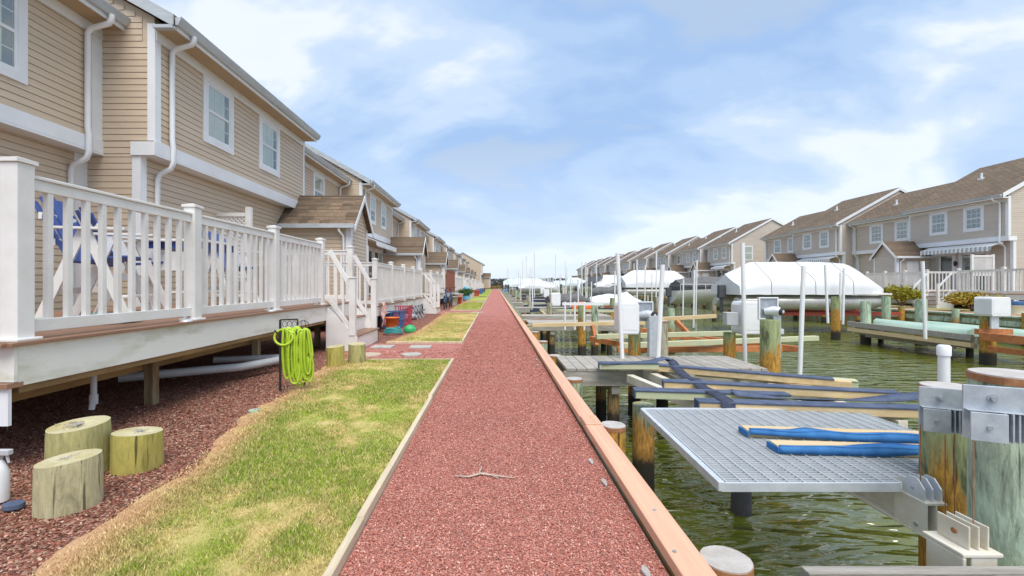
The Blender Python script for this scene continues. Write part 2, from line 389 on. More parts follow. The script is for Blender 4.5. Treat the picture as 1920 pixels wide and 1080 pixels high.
ORD = ['first', 'second', 'third', 'fourth', 'fifth', 'sixth', 'seventh', 'eighth', 'ninth', 'tenth', 'eleventh', 'twelfth', 'thirteenth', 'fourteenth',
       'fifteenth', 'sixteenth', 'seventeenth', 'eighteenth', 'nineteenth', 'twentieth']

# value noise for colour patches shared by ground and blades
def vnoise(x, y, s, seed=0):
    x = np.asarray(x)*s+seed*17.3; y = np.asarray(y)*s+seed*9.1
    xi = np.floor(x).astype(int); yi = np.floor(y).astype(int); xf = x-xi; yf = y-yi
    def h(a, b):
        n = (a*374761393+b*668265263+seed*1013) & 0x7fffffff; n = (n ^ (n >> 13))*1274126177 & 0x7fffffff
        return ((n ^ (n >> 16)) & 0xffff)/65535.
    u = xf*xf*(3-2*xf); v = yf*yf*(3-2*yf)
    return (h(xi, yi)*(1-u)+h(xi+1, yi)*u)*(1-v)+(h(xi, yi+1)*(1-u)+h(xi+1, yi+1)*u)*v
def fbm(x, y, s, seed=0, o=4):
    a = 0; w_ = .5; t = 0
    for i in range(o): a = a+w_*vnoise(x, y, s*2**i, seed+i); t += w_; w_ *= .55
    return a/t

# ------------------------------------------------------------------ ground, water
WZ = -.93
LX = .72          # inner edge of the bulkhead cap
PXL = -.64        # left edge of the red path
box('water', 'water', None, -1500, 1500, -60, 3000, WZ-.5, WZ)['kind'] = 'structure'
LEND = 112
box('ground', 'mulch', None, -60, LX-.02, -12, LEND, -2.2, -.012)['kind'] = 'structure'
box('footpath', 'red_gravel', None, PXL, LX-.004, -12, LEND, -.2, .004)['kind'] = 'structure'
FX = 18.5
box('far_bank_ground', 'far_ground', None, FX+.3, 90, -30, 150, -2.2, 0)['kind'] = 'structure'
box('far_bank_path', 'red_gravel', None, FX+.32, FX+1.7, -30, 150, -.1, .012)['kind'] = 'structure'
box('far_shore', 'far_ground', None, -900, 900, 420, 900, -2, -.5)['kind'] = 'structure'

def xl(y):   # irregular left border of the lawns
    ys = [0, 1.9, 2.4, 3.1, 4, 5, 6, 7.2, 9.2, 12, 18.6, 200]; xs = [-1.7, -1.92, -2.0, -2.06, -2.28, -2.36, -2.46, -2.55, -2.3, -2.0, -2.15, -2.2]
    return np.interp(y, ys, xs)
def lawn_color(x, y, dedge):
    g = fbm(x, y, .9, 3); g2 = fbm(x, y, 3.5, 8); r = fbm(x, y, 9, 5)
    k = np.clip((g*.36+g2*.36+fbm(x, y, 12, 41)*.28-.47)*5.0+.50, 0, 1)*np.clip((dedge-.12)/.28, 0, 1)
    far = np.clip((y-9)/4, 0, 1)*np.clip((19-y)/2, 0, 1); k = k*(1-.35*far)
    k = np.where(y > 20, np.clip(k+.45, 0, 1), k)
    green = np.array([.22, .33, .04]); green2 = np.array([.38, .44, .06]); tan = np.array([.62, .47, .215]); rust = np.array([.50, .25, .16])
    c = tan[None]*(1-k[:, None])+(green[None]*(1-r[:, None])+green2[None]*r[:, None])*k[:, None]
    e = np.clip((.34-np.abs(dedge-.06))/.3, 0, 1)*np.clip((fbm(x, y, 5.1, 11)-.3)*4, 0, 1)
    c = c*(1-.6*e[:, None])+rust[None]*.6*e[:, None]
    return c, k
def make_lawn(y0, y1, label_kind, blades):
    nx = 90; ny = max(20, int((y1-y0)/.06)) if y0 < 9 else max(10, int((y1-y0)/.25))
    ys = np.linspace(y0, y1, ny); V = []; 
    T = np.linspace(0, 1, nx)
    Y, Tg = np.meshgrid(ys, T, indexing='ij')
    wob = (fbm(Y.ravel()*2, Tg.ravel()*0, 1.3, 21)-.5).reshape(Y.shape)*.30
    X = (xl(Y)+wob*(1-Tg))*(1-Tg)+(PXL-.045)*Tg
    xx = X.ravel(); yy = Y.ravel(); de = xx-(xl(yy)+wob[:, 0].repeat(nx))
    zz_ = -.006+.03*np.clip(de/.6, 0, 1)*(1-np.clip((de-1.2)/.5, 0, 1)*.2)+(fbm(xx, yy, 2.5, 31)-.5)*.03*np.clip(de/.3, 0, 1)
    zz_ = np.maximum(zz_-.02*(1-np.clip(de/.06, 0, 1)), -.03)
    c, k = lawn_color(xx, yy, de)
    idx = np.arange(ny*nx).reshape(ny, nx)
    F = np.stack([idx[:-1, :-1], idx[:-1, 1:], idx[1:, 1:], idx[1:, :-1]], -1).reshape(-1, 4)
    o = fast_mesh('lawn', np.stack([xx, yy, zz_], -1), F, 4, 'lawn', c); o['kind'] = 'structure'
    if blades:
        n = blades; u = rng.random(n*2); yb = y0*(y1/y0)**u if y0 > .5 else y0+(y1-y0)*u
        tb = rng.random(n*2); xb = xl(yb)*(1-tb)+(PXL-.06)*tb; deb = xb-xl(yb)
        cb, kb = lawn_color(xb, yb, deb)
        keep = rng.random(n*2) < (.55+.45*kb)*np.clip((deb-.02)/.2, 0, 1); xb, yb, cb, kb = xb[keep][:n], yb[keep][:n], cb[keep][:n], kb[keep][:n]
        n = len(xb); ang = rng.random(n)*6.28; h = (.008+.020*rng.random(n))*(.6+.5*kb); wd = (.0012+.0011*rng.random(n))*(1+yb*.25)
        lean = h*(.3+.8*rng.random(n)); la = rng.random(n)*6.28
        dx = np.cos(ang)*wd; dy = np.sin(ang)*wd; zb = .02+np.zeros(n)
        v0 = np.stack([xb-dx, yb-dy, zb], -1); v1 = np.stack([xb+dx, yb+dy, zb], -1)
        v2 = np.stack([xb+np.cos(la)*lean, yb+np.sin(la)*lean, zb+h], -1)
        VV = np.stack([v0, v1, v2], 1).reshape(-1, 3); FF = np.arange(n*3).reshape(-1, 3)
        mixr = rng.random((n, 1)) < .22; cb = np.where(mixr, np.array([[.66, .52, .26]]), cb); cb = np.where(rng.random((n, 1)) < .04, np.array([[.34, .20, .09]]), cb); cc = cb*(.7+.7*rng.random((n, 1))); cc = np.repeat(cc, 3, 0); 
        g = fast_mesh('grass', VV, FF, 3, 'grass_blade', np.clip(cc, 0, 1)); tag(g, label_kind, 'grass', kind='stuff')
LAWNS = [(1.2, 7.08), (9.3, 18.6), (20.9, 29.6), (31.6, 42), (44, 54), (56, 66), (68, 78), (80, 90), (92, 103)]
for i, (a, b) in enumerate(LAWNS):
    make_lawn(a, b, ['short patchy green and straw coloured grass of the nearest lawn', 'thin yellowing grass of the second lawn beyond the stepping stones',
                     'green grass of the third lawn'][i] if i < 3 else '', [240000, 55000, 12000][i] if i < 3 else 0)
for a, b in ((-5, 1.2),):
    make_lawn(a, b, '', 0)

# wood edging round the lawns
def edging_run(p, q, label, seg=2.4):
    p = Vector(p); q = Vector(q); L = (q-p).length; n = max(1, round(L/seg))
    t = thing('lawn_edging', p, label, 'edging', 'timber edging strips round the lawns')
    for i in range(n):
        a = p+(q-p)*(i/n); b = p+(q-p)*((i+1)/n-.004/L*1)
        j = random.uniform(-.006, .006); a = a+Vector((j, 0, 0)); b = b+Vector((-j, 0, random.uniform(-.004, .004)))
        MB().bar(a, b, .038, .10).build('edging_board', 'edging', t, .004)
for i, (a, b) in enumerate(LAWNS):
    y0 = a if i else -5
    edging_run((PXL-.022, y0, 0.005), (PXL-.022, b, 0.005), f'long pale timber strip between the red path and the {ORD[i]} lawn from the camera')
    if i < 3:
        edging_run((PXL-.045, b+.02, -.012), (float(xl(b))+.1, b+.02, -.012), f'low timber strip along the far end of the {ORD[i]} lawn')
    if 0 < i < 4:
        edging_run((PXL-.045, a-.02, -.012), (float(xl(a))+.1, a-.02, -.012), f'low timber strip along the near end of the {ORD[i]} lawn')

# loose chips
def chips(name, n, fx, ylo, yhi, cols, size, label, z0=.004):
    u = rng.random(n); y = ylo*(yhi/ylo)**u; x = fx(y, rng.random(n))
    s = size*(.5+rng.random(n))*(1+np.clip(y-3, 0, 9)*.10); a = rng.random(n)*6.28; tilt = (rng.random((n, 2))-.5)*1.3
    asp = .45+.5*rng.random(n)
    e1 = np.stack([np.cos(a), np.sin(a), tilt[:, 0]*.8], -1)*s[:, None]; e2 = np.stack([-np.sin(a), np.cos(a), tilt[:, 1]*.8], -1)*(s*asp)[:, None]
    keep = rng.random(n) < np.clip(1.6-y/yhi*1.7, 0, 1)
    c = np.stack([x, y, z0+s*.28+rng.random(n)*.004-(~keep)*.1], -1)
    j = 1+(rng.random((n, 4))-.5)*.5
    V = np.stack([c-e1*j[:, :1]-e2*.6, c+e1*j[:, 1:2]-e2, c+e1*.7+e2*j[:, 2:3], c-e1+e2*j[:, 3:4]], 1).reshape(-1, 3)
    F = np.arange(4*n).reshape(-1, 4)
    cols = np.array(cols); ci = rng.integers(0, len(cols), n); cc = cols[ci]*(.7+.6*rng.random((n, 1)))
    o = fast_mesh(name, V, F, 4, 'chips', np.clip(np.repeat(cc, 4, 0), 0, 1)); tag(o, label, 'gravel', kind='stuff')
RED = [(.49, .185, .13), (.53, .22, .165), (.57, .27, .21), (.43, .145, .10), (.35, .11, .08), (.52, .205, .15), (.66, .40, .32), (.47, .175, .13)]
MUL = [(.32, .13, .085), (.40, .20, .13), (.30, .19, .12), (.36, .25, .17), (.18, .065, .045), (.46, .24, .18), (.20, .08, .05), (.07, .03, .02), (.50, .36, .26), (.30, .10, .07)]
chips('path_gravel', 240000, lambda y, r: PXL+.01+(LX-.02-PXL)*r, 1.5, 20, RED, .0031, 'loose red rubber and stone chips covering the path')
chips('mulch_chips', 110000, lambda y, r: -4.6+(xl(y)+.42*np.maximum(0, (r-.8)/.2)**2.2+4.6)*(.05+.95*np.minimum(1, r/.9)), 1.5, 9, MUL, .0048, 'loose brown and red mulch bits around the stumps and under the deck', -.012)
chips('cross_path_gravel', 14000, lambda y, r: PXL-2.0*r, 7.15, 9.25, RED, .007, 'loose red chips on the side path with stepping stones', -.008)
box('side_path', 'red_gravel', None, -2.7, PXL-.001, 7.13, 9.26, -.1, -.006)['kind'] = 'structure'
for a, b in ((18.65, 20.85), (29.65, 31.55), (42.05, 43.95), (54.05, 55.95)):
    box('side_path', 'red_gravel', None, -2.6, PXL-.001, a, b, -.1, -.006)['kind'] = 'structure'

# stepping stones
def blob(cx_, cy_, rx, ry, n, z0, z1, ang=0, jit=.06, seed=0):
    rr = random.Random(seed); pts = []
    for k in range(n):
        t = 2*math.pi*k/n; j = 1+rr.uniform(-jit, jit); x = math.cos(t)*rx*j; y = math.sin(t)*ry*j
        pts.append((cx_+x*math.cos(ang)-y*math.sin(ang), cy_+x*math.sin(ang)+y*math.cos(ang)))
    return MB().prism(pts, 'z', z0, z1)
for (x, y, r, m, lb) in [(-2.13, 7.72, .2, 'stone', 'round tan stepping stone nearest the stair foot'), (-1.42, 7.74, .17, 'grey_stone', 'round pale stepping stone on the near side of the side path, by the red path'),
                         ]:
    tag(blob(x, y, r, r, 20, -.01, .018, jit=.04, seed=int(x*100)).build('stepping_stone', m, None, .004), lb, 'stepping stone', 'stepping stones on the side path')
for (x, y, m, lb) in [(-2.15, 8.72, 'grey_stone', 'square pebbled stepping stone at the far left of the side path'), (-1.42, 8.70, 'grey_stone', 'square pebbled stepping stone at the far side of the side path, near the lawn corner')]:
    tag(MB().box(x-.2, x+.2, y-.17, y+.17, -.01, .018).build('stepping_stone', m, None, .006), lb, 'stepping stone', 'stepping stones on the side path')
for i, yy in enumerate((19.3, 30.2)):
    tag(MB().box(-.98, -.48, yy-.16, yy+.16, -.01, .022).build('stepping_stone', 'grey_stone', None, .006), f'pale rectangular slab where the {ORD[i+1]} side path meets the red path', 'stepping stone', 'stepping stones on the side path')

# ------------------------------------------------------------------ near bulkhead
bk = thing('bulkhead', (LX, 0, 0), 'long timber bulkhead with pinkish cap boards between red path and canal', 'bulkhead')
y = -3.0; k = 0
cuts = [-3, -.2, 3.62, 3.86, 7.9, 11.9] + [11.9+4.2*i for i in range(1, 25)]
for i in range(len(cuts)-1):
    a, b = cuts[i], min(cuts[i+1], LEND)
    if a >= LEND: break
    dz = random.uniform(-.003, .003) + (.006 if i == 2 else 0)
    MB().box(LX+random.uniform(-.004, .002), LX+.135, a+.003, b-.003, .03, .082+dz).build('cap_board', 'cap_timber', bk, .005)
box('face_board', 'bulk_green', bk, LX+.015, LX+.115, -3, LEND, -1.6, .028)
box('wale', 'bulk_green', bk, LX+.115, LX+.20, -3, LEND, -.22, -.04)
for yb, xb in ((3.67, .03), (3.67, .09), (3.81, .04), (3.80, .10), (2.25, .07), (5.2, .05), (1.9, .03), (6.6, .09)):
    MB().tube([(LX+xb, yb, .078), (LX+xb, yb, .088)], .008, 8).build('bolt', 'galv_dark', bk)

# ------------------------------------------------------------------ piling makers
def pile(x, y, r, ztop, m, label, cat='piling', group=None, cap=True, zb=-1.7, n=20, band=None, tilt=0, name='piling', capm='pile_cap'):
    t = thing(name, (x, y, zb), label, cat, group)
    mb = MB(); nz = 9; pts = []; rr = random.Random(int(x*77+y*13)); ph = [rr.uniform(0, 6) for _ in range(4)]
    rings = []
    for i in range(nz):
        f_ = i/(nz-1); z = zb+(ztop-zb)*f_; ring = []
        for k in range(n):
            a = 2*math.pi*k/n
            rad = r*(1.03-.05*f_)*(1+.018*math.sin(2*a+ph[0])+.012*math.sin(5*a+ph[1]+f_)+.008*math.sin(9*a+ph[2]))
            ring.append((x+math.cos(a)*rad+tilt*f_, y+math.sin(a)*rad, z))
        rings.append(ring)
    vs = [p for rg in rings for p in rg]
    fs = [(i*n+k, i*n+(k+1) % n, (i+1)*n+(k+1) % n, (i+1)*n+k) for i in range(nz-1) for k in range(n)]
    mb.add(vs, fs, True); mb.add(rings[-1], [tuple(range(n))]); mb.add(rings[0], [tuple(range(n))[::-1]])
    mb.build('pile_shaft', m, t)
    if cap:
        pts = [(p[0]+(p[0]-x-tilt)*.03, p[1]+(p[1]-y)*.03) for p in rings[-1]]
        MB().prism(pts, 'z', ztop-.028, ztop+.004).build('rim', 'rust_band', t)
        pts2 = [(x+tilt+(p[0]-x-tilt)*.97, y+(p[1]-y)*.97) for p in pts]
        MB().prism(pts2, 'z', ztop+.004, ztop+.010).build('cap', capm, t)
    return t
for i in range(9):
    pile(.965, 1.9+1.82*i, .10, .045, 'pile_orange' if i % 2 else 'pile_green', f'{ORD[i]} short round pile from the camera along the canal face of the bulkhead', group='short piles along the near bulkhead')
for i in range(9, 50):
    pile(.965, 1.9+1.82*i, .10, .045, 'pile_green', 'distant short round pile against the near bulkhead', group='distant short piles along the near bulkhead', n=8, cap=False)

# ------------------------------------------------------------------ stumps, hose, deck clutter on ground
def stump(x, y, r, h, m, label, seed, hole=.3):
    t = thing('stump', (x, y, 0), label, 'stump', 'cut pile stumps set in the mulch')
    rr = random.Random(seed); ph = [rr.uniform(0, 6) for _ in range(4)]; n = 40; rings = []
    for i in range(8):
        f_ = i/7; z = -.02+(h+.02)*f_; s = 1.0+.03*(1-f_)
        if i == 7: s *= .985
        rings.append([(x+math.cos(a)*r*s*q, y+math.sin(a)*r*s*q, z+.012*math.sin(a+ph[3])*f_) for a in [2*math.pi*k/n for k in range(n)]
                      for q in [1+.012*math.sin(3*a+ph[0])+.006*math.sin(11*a+ph[1])+.004*math.sin(19*a+ph[2])]])
    mb = MB(); vs = [p for g in rings for p in g]
    mb.add(vs, [(i*n+k, i*n+(k+1) % n, (i+1)*n+(k+1) % n, (i+1)*n+k) for i in range(7) for k in range(n)], True)
    mb.build('stump_body', m, t)
    # top with a rough hollow heart
    top = MB(); R_ = [1, .7, .45, .3, .15]; last = None; vs = []; fs = []
    for j, q in enumerate(R_):
        dz = 0 if q > .45 else -.012*hole*3*(1-q/.45)
        for k, p in enumerate(rings[-1]):
            w_ = 1 if q > .6 else 1+.25*math.sin(k*1.7+ph[0])*.6
            vs.append((x+(p[0]-x)*q*w_, y+(p[1]-y)*q*w_, p[2]+dz+(rr.uniform(-.004, .004) if q < .5 else 0)))
    for j in range(4):
        for k in range(n): fs.append((j*n+k, j*n+(k+1) % n, (j+1)*n+(k+1) % n, (j+1)*n+k))
    fs.append(tuple(range(4*n, 5*n)))
    top.add(vs, fs, False); top.build('cut_face', 'stump_top', t)
    if hole:
        g = MB(); 
        for k in range(60):
            a = rr.uniform(0, 6.28); d = abs(rr.gauss(0, .35))*r*hole*1.6; px, py = x+math.cos(a)*d, y+math.sin(a)*d
            b_ = rr.uniform(0, 3); L = rr.uniform(.006, .02)
            g.tube([(px-math.cos(b_)*L, py-math.sin(b_)*L, h+.001), (px+math.cos(b_)*L, py+math.sin(b_)*L, h+.004)], .0022, 4)
        g.build('rotten_heart', 'grey_wood', t)
m = mat('stump_top', (.54, .49, .32), (.44, .38, .18), rough=.85, scale=7, fine=.2, fscale=60, bump=.4)
stump(-2.33, 2.49, .140, .25, 'stump_pale', 'front stump of the three near the deck, pale weathered with a small heart crack', 1, .22)
stump(-2.68, 2.93, .158, .30, 'stump_olive', 'widest and tallest of the three near stumps, with a grey rotted heart, at the back', 2, .6)
stump(-2.37, 3.02, .138, .225, 'stump_yellow', 'yellow green stump on the right of the three near the deck', 3, .22)
stump(-2.32, 6.62, .125, .30, 'stump_yellow', 'left stump of the pair at the foot of the deck stairs', 4, .0)
stump(-2.09, 6.90, .125, .30, 'stump_olive', 'right stump of the pair at the foot of the deck stairs', 5, .0)

# hose stand with lime hose
hs = thing('hose_stand', (-2.45, 5.15, 0), 'black wrought iron hose stand at the lawn edge in front of the deck', 'hose stand')
mb = MB()
mb.bar((-2.50, 5.12, 0), (-2.50, 5.12, .80), .02, .02); mb.bar((-2.31, 5.32, 0), (-2.31, 5.32, .62), .014, .014)
mb.bar((-2.50, 5.12, .80), (-2.34, 5.20, .80), .016, .016); mb.bar((-2.50, 5.12, .70), (-2.34, 5.20, .70), .012, .012); mb.bar((-2.34, 5.20, .80), (-2.34, 5.20, .66), .012, .012)
mb.build('frame', 'black_iron', hs)
sc_ = MB()
for k in range(3):
    c = Vector((-2.46+.045*k, 5.14+.022*k, .75)); sc_.tube([c+Vector((.02*math.cos(t), .01*math.cos(t), .035*math.sin(t))) for t in [i*.6 for i in range(11)]], .003, 5)
for k in range(4):
    a = k*math.pi/4; c = Vector((-2.24, 5.12, .74)); sc_.tube([c+Vector((.06*math.cos(t)*math.cos(a), .06*math.cos(t)*math.sin(a), .055*math.sin(t))) for t in [i*math.pi/8 for i in range(17)]], .003, 5)
sc_.build('scroll_work', 'black_iron', hs)
mb = MB(); mb.tube([(-2.47, 5.1, .66), (-2.47, 4.98, .665), (-2.47, 4.93, .70)], .008, 6); mb.tube([(-2.26, 5.16, .64), (-2.26, 5.02, .645), (-2.26, 4.97, .68)], .008, 6)
mb.build('hook', 'black_iron', hs)
ho = MB(); rr = random.Random(3); spine = []
for k in range(24):
    cxk = -2.385+.22*(k/23)+rr.uniform(-.015, .015); dx = .032+rr.uniform(-.008, .022); top = .70+rr.uniform(-.03, .03); bot = .045+rr.uniform(0, .13)+.08*abs(k-12)/12
    yk = 5.04+rr.uniform(-.05, .04); mid = (top+bot)/2; hh = (top-bot)/2
    for i in range(20):
        t = 2*math.pi*i/20
        sx = math.copysign(abs(math.cos(t))**.6, math.cos(t)); spine.append((cxk+sx*dx*(1+.25*math.sin(t)*-1), yk+.035*math.cos(t+1)+.003*k*.5, mid+hh*math.sin(t)))
ho.tube(spine, .0125, 7)
loop = [(-2.40+.10*math.cos(t), 4.985+.01*math.sin(t), .62+.085*math.sin(t)) for t in [i*2*math.pi/28 for i in range(28)]]
ho.tube(loop, .013, 7, closed=True)
ho_ = ho.build('garden_hose', 'hose', None); ho_.location.x = .085; hs.location.x += .085
tag(ho_, 'lime green garden hose hanging in many loops on the black stand', 'hose')

tag(MB().tube([(-2.28, 4.32, -.01), (-2.28, 4.32, .008)], .055, 20).build('drain_cover', 'mint', None), 'small round pale green drain cap in the mulch near the lawn edge', 'drain cap')
tw = MB(); tw.tube([(-.245, 2.82, .012), (-.16, 2.80, .016), (-.09, 2.84, .02), (.0, 2.82, .014), (.125, 2.79, .012)], [.004, .006, .008, .006, .003], 6)
tw.tube([(-.10, 2.84, .018), (-.085, 2.92, .03)], .004, 5); tw.tube([(-.03, 2.825, .018), (.02, 2.78, .015)], .003, 5)
tag(tw.build('twig', 'twig', None), 'pale crooked twig lying across the red path', 'twig')
for i, (x, y) in enumerate(((.645, 3.05), (.655, 2.72), (.62, 1.86), (.65, 7.1), (.62, 6.6))):
    mb = MB(); pts = []
    for k in range(9):
        a = k*2*math.pi/9; pts.append((x+.014*math.cos(a)*(1+.3*math.sin(3*a)), y+.05*math.sin(a)))
    mb.prism(pts, 'z', .010, .016+.004*i)
    tag(mb.build('feather', 'feather', None), f'{ORD[i]} pale feather scrap from the camera along the bulkhead edge of the path' if i != 2 else 'small pale feather scrap at the very bottom of the path', 'feather', 'pale scraps along the path edge')

# spray bottle and lid bottom left
sb = thing('spray_bottle', (-2.75, 2.52, 0), 'white spray bottle standing at the far left in front of the stumps', 'bottle')
MB().tube([(-2.75, 2.52, 0), (-2.75, 2.52, .16), (-2.75, 2.52, .20), (-2.75, 2.52, .23)], [.045, .045, .03, .014], 16).build('body', 'pvc', sb)
mb = MB(); mb.box(-2.765, -2.735, 2.505, 2.535, .23, .26); mb.bar((-2.77, 2.52, .27), (-2.68, 2.52, .27), .03, .03); mb.bar((-2.705, 2.52, .26), (-2.69, 2.52, .21), .012, .01); mb.build('trigger', 'grey_pvc', sb, .004)
tag(blob(-2.58, 2.44, .05, .04, 14, 0, .03).build('jar_lid', 'navy_carpet', None, .006), 'dark blue plastic lid on the mulch beside the front stump', 'lid')

# ------------------------------------------------------------------ houses
def board_geo(mb, ax, s, pos, u0, u1, z0, h, P, lip=.019, g_=.009):
    """lapped board: on plane 'front' (normal +lx) at lx=pos running along y, or 'side' (normal -y) at y=pos running along lx"""
    if ax == 'front':
        q = [(pos+.002, z0+g_), (pos+lip, z0+g_), (pos+lip, z0+g_+.004), (pos+lip*.7, z0+h), (pos+.002, z0+h)]
        vs = [P(l, u0, z) for l, z in q]+[P(l, u1, z) for l, z in q]
    else:
        q = [(pos-.002, z0+g_), (pos-lip, z0+g_), (pos-lip, z0+g_+.004), (pos-lip*.7, z0+h), (pos-.002, z0+h)]
        vs = [P(u0, y, z) for y, z in q]+[P(u1, y, z) for y, z in q]
    n = 5
    mb.add(vs, [(0, 1, 6, 5), (1, 2, 7, 6), (2, 3, 8, 7), (0, 4, 3, 2, 1), (5, 6, 7, 8, 9)])
def siding(P, wall, ax, pos, u0, u1, z0, z1, m, indiv, holes=(), clip=None, h=.105):
    joined = MB(); z = z0; any_j = False
    while z < z1-.02:
        hh = min(h, z1-z); segs = [(u0, u1)]
        if clip:
            a, b = clip(z+hh*.5); segs = [(max(u0, a), min(u1, b))]
        for (a, b, c, d) in holes:
            if c < z+hh*.6 and d > z+hh*.4:
                ns = []
                for p, q in segs:
                    if b <= p or a >= q: ns.append((p, q))
                    else:
                        if a > p: ns.append((p, a))
                        if b < q: ns.append((b, q))
                segs = ns
        for p, q in segs:
            if q-p < .02: continue
            if indiv:
                mb = MB(); board_geo(mb, ax, 0, pos, p, q, z, hh, P); mb.build('siding_board', m, wall)
            else: board_geo(joined, ax, 0, pos, p, q, z, hh, P); any_j = True
        z += h
    if any_j:
        o = joined.build('siding', m, wall); o['kind'] = 'stuff'

s_right = False
def window(P, house, lx, y0, y1, z0, z1, lvl, dark=False, cas=.13, mir=1):
    """double hung window in the front plane lx"""
    def bx(mb, a, b, c, d, e, f_): p = P(a, c, e); q = P(b, d, f_); mb.box(p[0], q[0], p[1], q[1], p[2], q[2])
    mb = MB()
    bx(mb, lx, lx+.035, y0-cas, y0, z0-cas, z1+cas); bx(mb, lx, lx+.035, y1, y1+cas, z0-cas, z1+cas)
    bx(mb, lx, lx+.035, y0, y1, z1, z1+cas); bx(mb, lx, lx+.045, y0, y1, z0-cas, z0)
    wn = mb.build('window', 'trim', house, .004 if lvl == 2 else 0)
    zm = (z0+z1)/2; s = .045
    mb = MB()
    bx(mb, lx+.002, lx+.024, y0, y0+s, z0, z1); bx(mb, lx+.002, lx+.024, y1-s, y1, z0, z1); bx(mb, lx+.002, lx+.024, y0+s, y1-s, z0, z0+s); bx(mb, lx+.002, lx+.024, y0+s, y1-s, z1-s, z1)
    bx(mb, lx+.003, lx+.028, y0+s, y1-s, zm-.025, zm+.025)
    mb.build('sash', 'trim', wn)
    if lvl >= 1:
        mb = MB(); ym = (y0+y1)/2
        for a, b in ((z0+s, zm-.025), (zm+.025, z1-s)):
            for fr in (1/3, 2/3): yy = y0+(y1-y0)*fr; bx(mb, lx+.008, lx+.015, yy-.008, yy+.008, a, b)
            zz2 = (a+b)/2
            for ya, yb in ((y0+s, y0+(y1-y0)/3-.008), (y0+(y1-y0)/3+.008, y0+(y1-y0)*2/3-.008), (y0+(y1-y0)*2/3+.008, y1-s)): bx(mb, lx+.008, lx+.015, ya, yb, zz2-.008, zz2+.008)
        mb.build('muntin', 'trim', wn)
    for a, b in ((z0+s, zm-.025), (zm+.025, z1-s)):
        mb = MB(); bx(mb, lx+.017, lx+.020, y0+s, y1-s, a, b); mb.build('pane', 'glass', wn)
    mb = MB(); bx(mb, lx+.0005, lx+.0025, y0+s, y1-s, z0+s, z1-s); mb.build('interior', 'interior', wn)
    if lvl == 2 and not dark:
        mb = MB(); z = z0+s+.25*(z1-z0)*0
        zb = z0+s+.02
        while zb < z1-s: bx(mb, lx+.003, lx+.006, y0+s+.01, y0+(y1-y0)*.78, zb, zb+.026); zb += .030
        mb.build('blind', 'blind', wn)
    elif s_right is False:
        mb = MB(); bx(mb, lx+.003, lx+.006, y0+s, y1-s, zm-.05, z1-s); mb.build('blind', 'blind', wn)

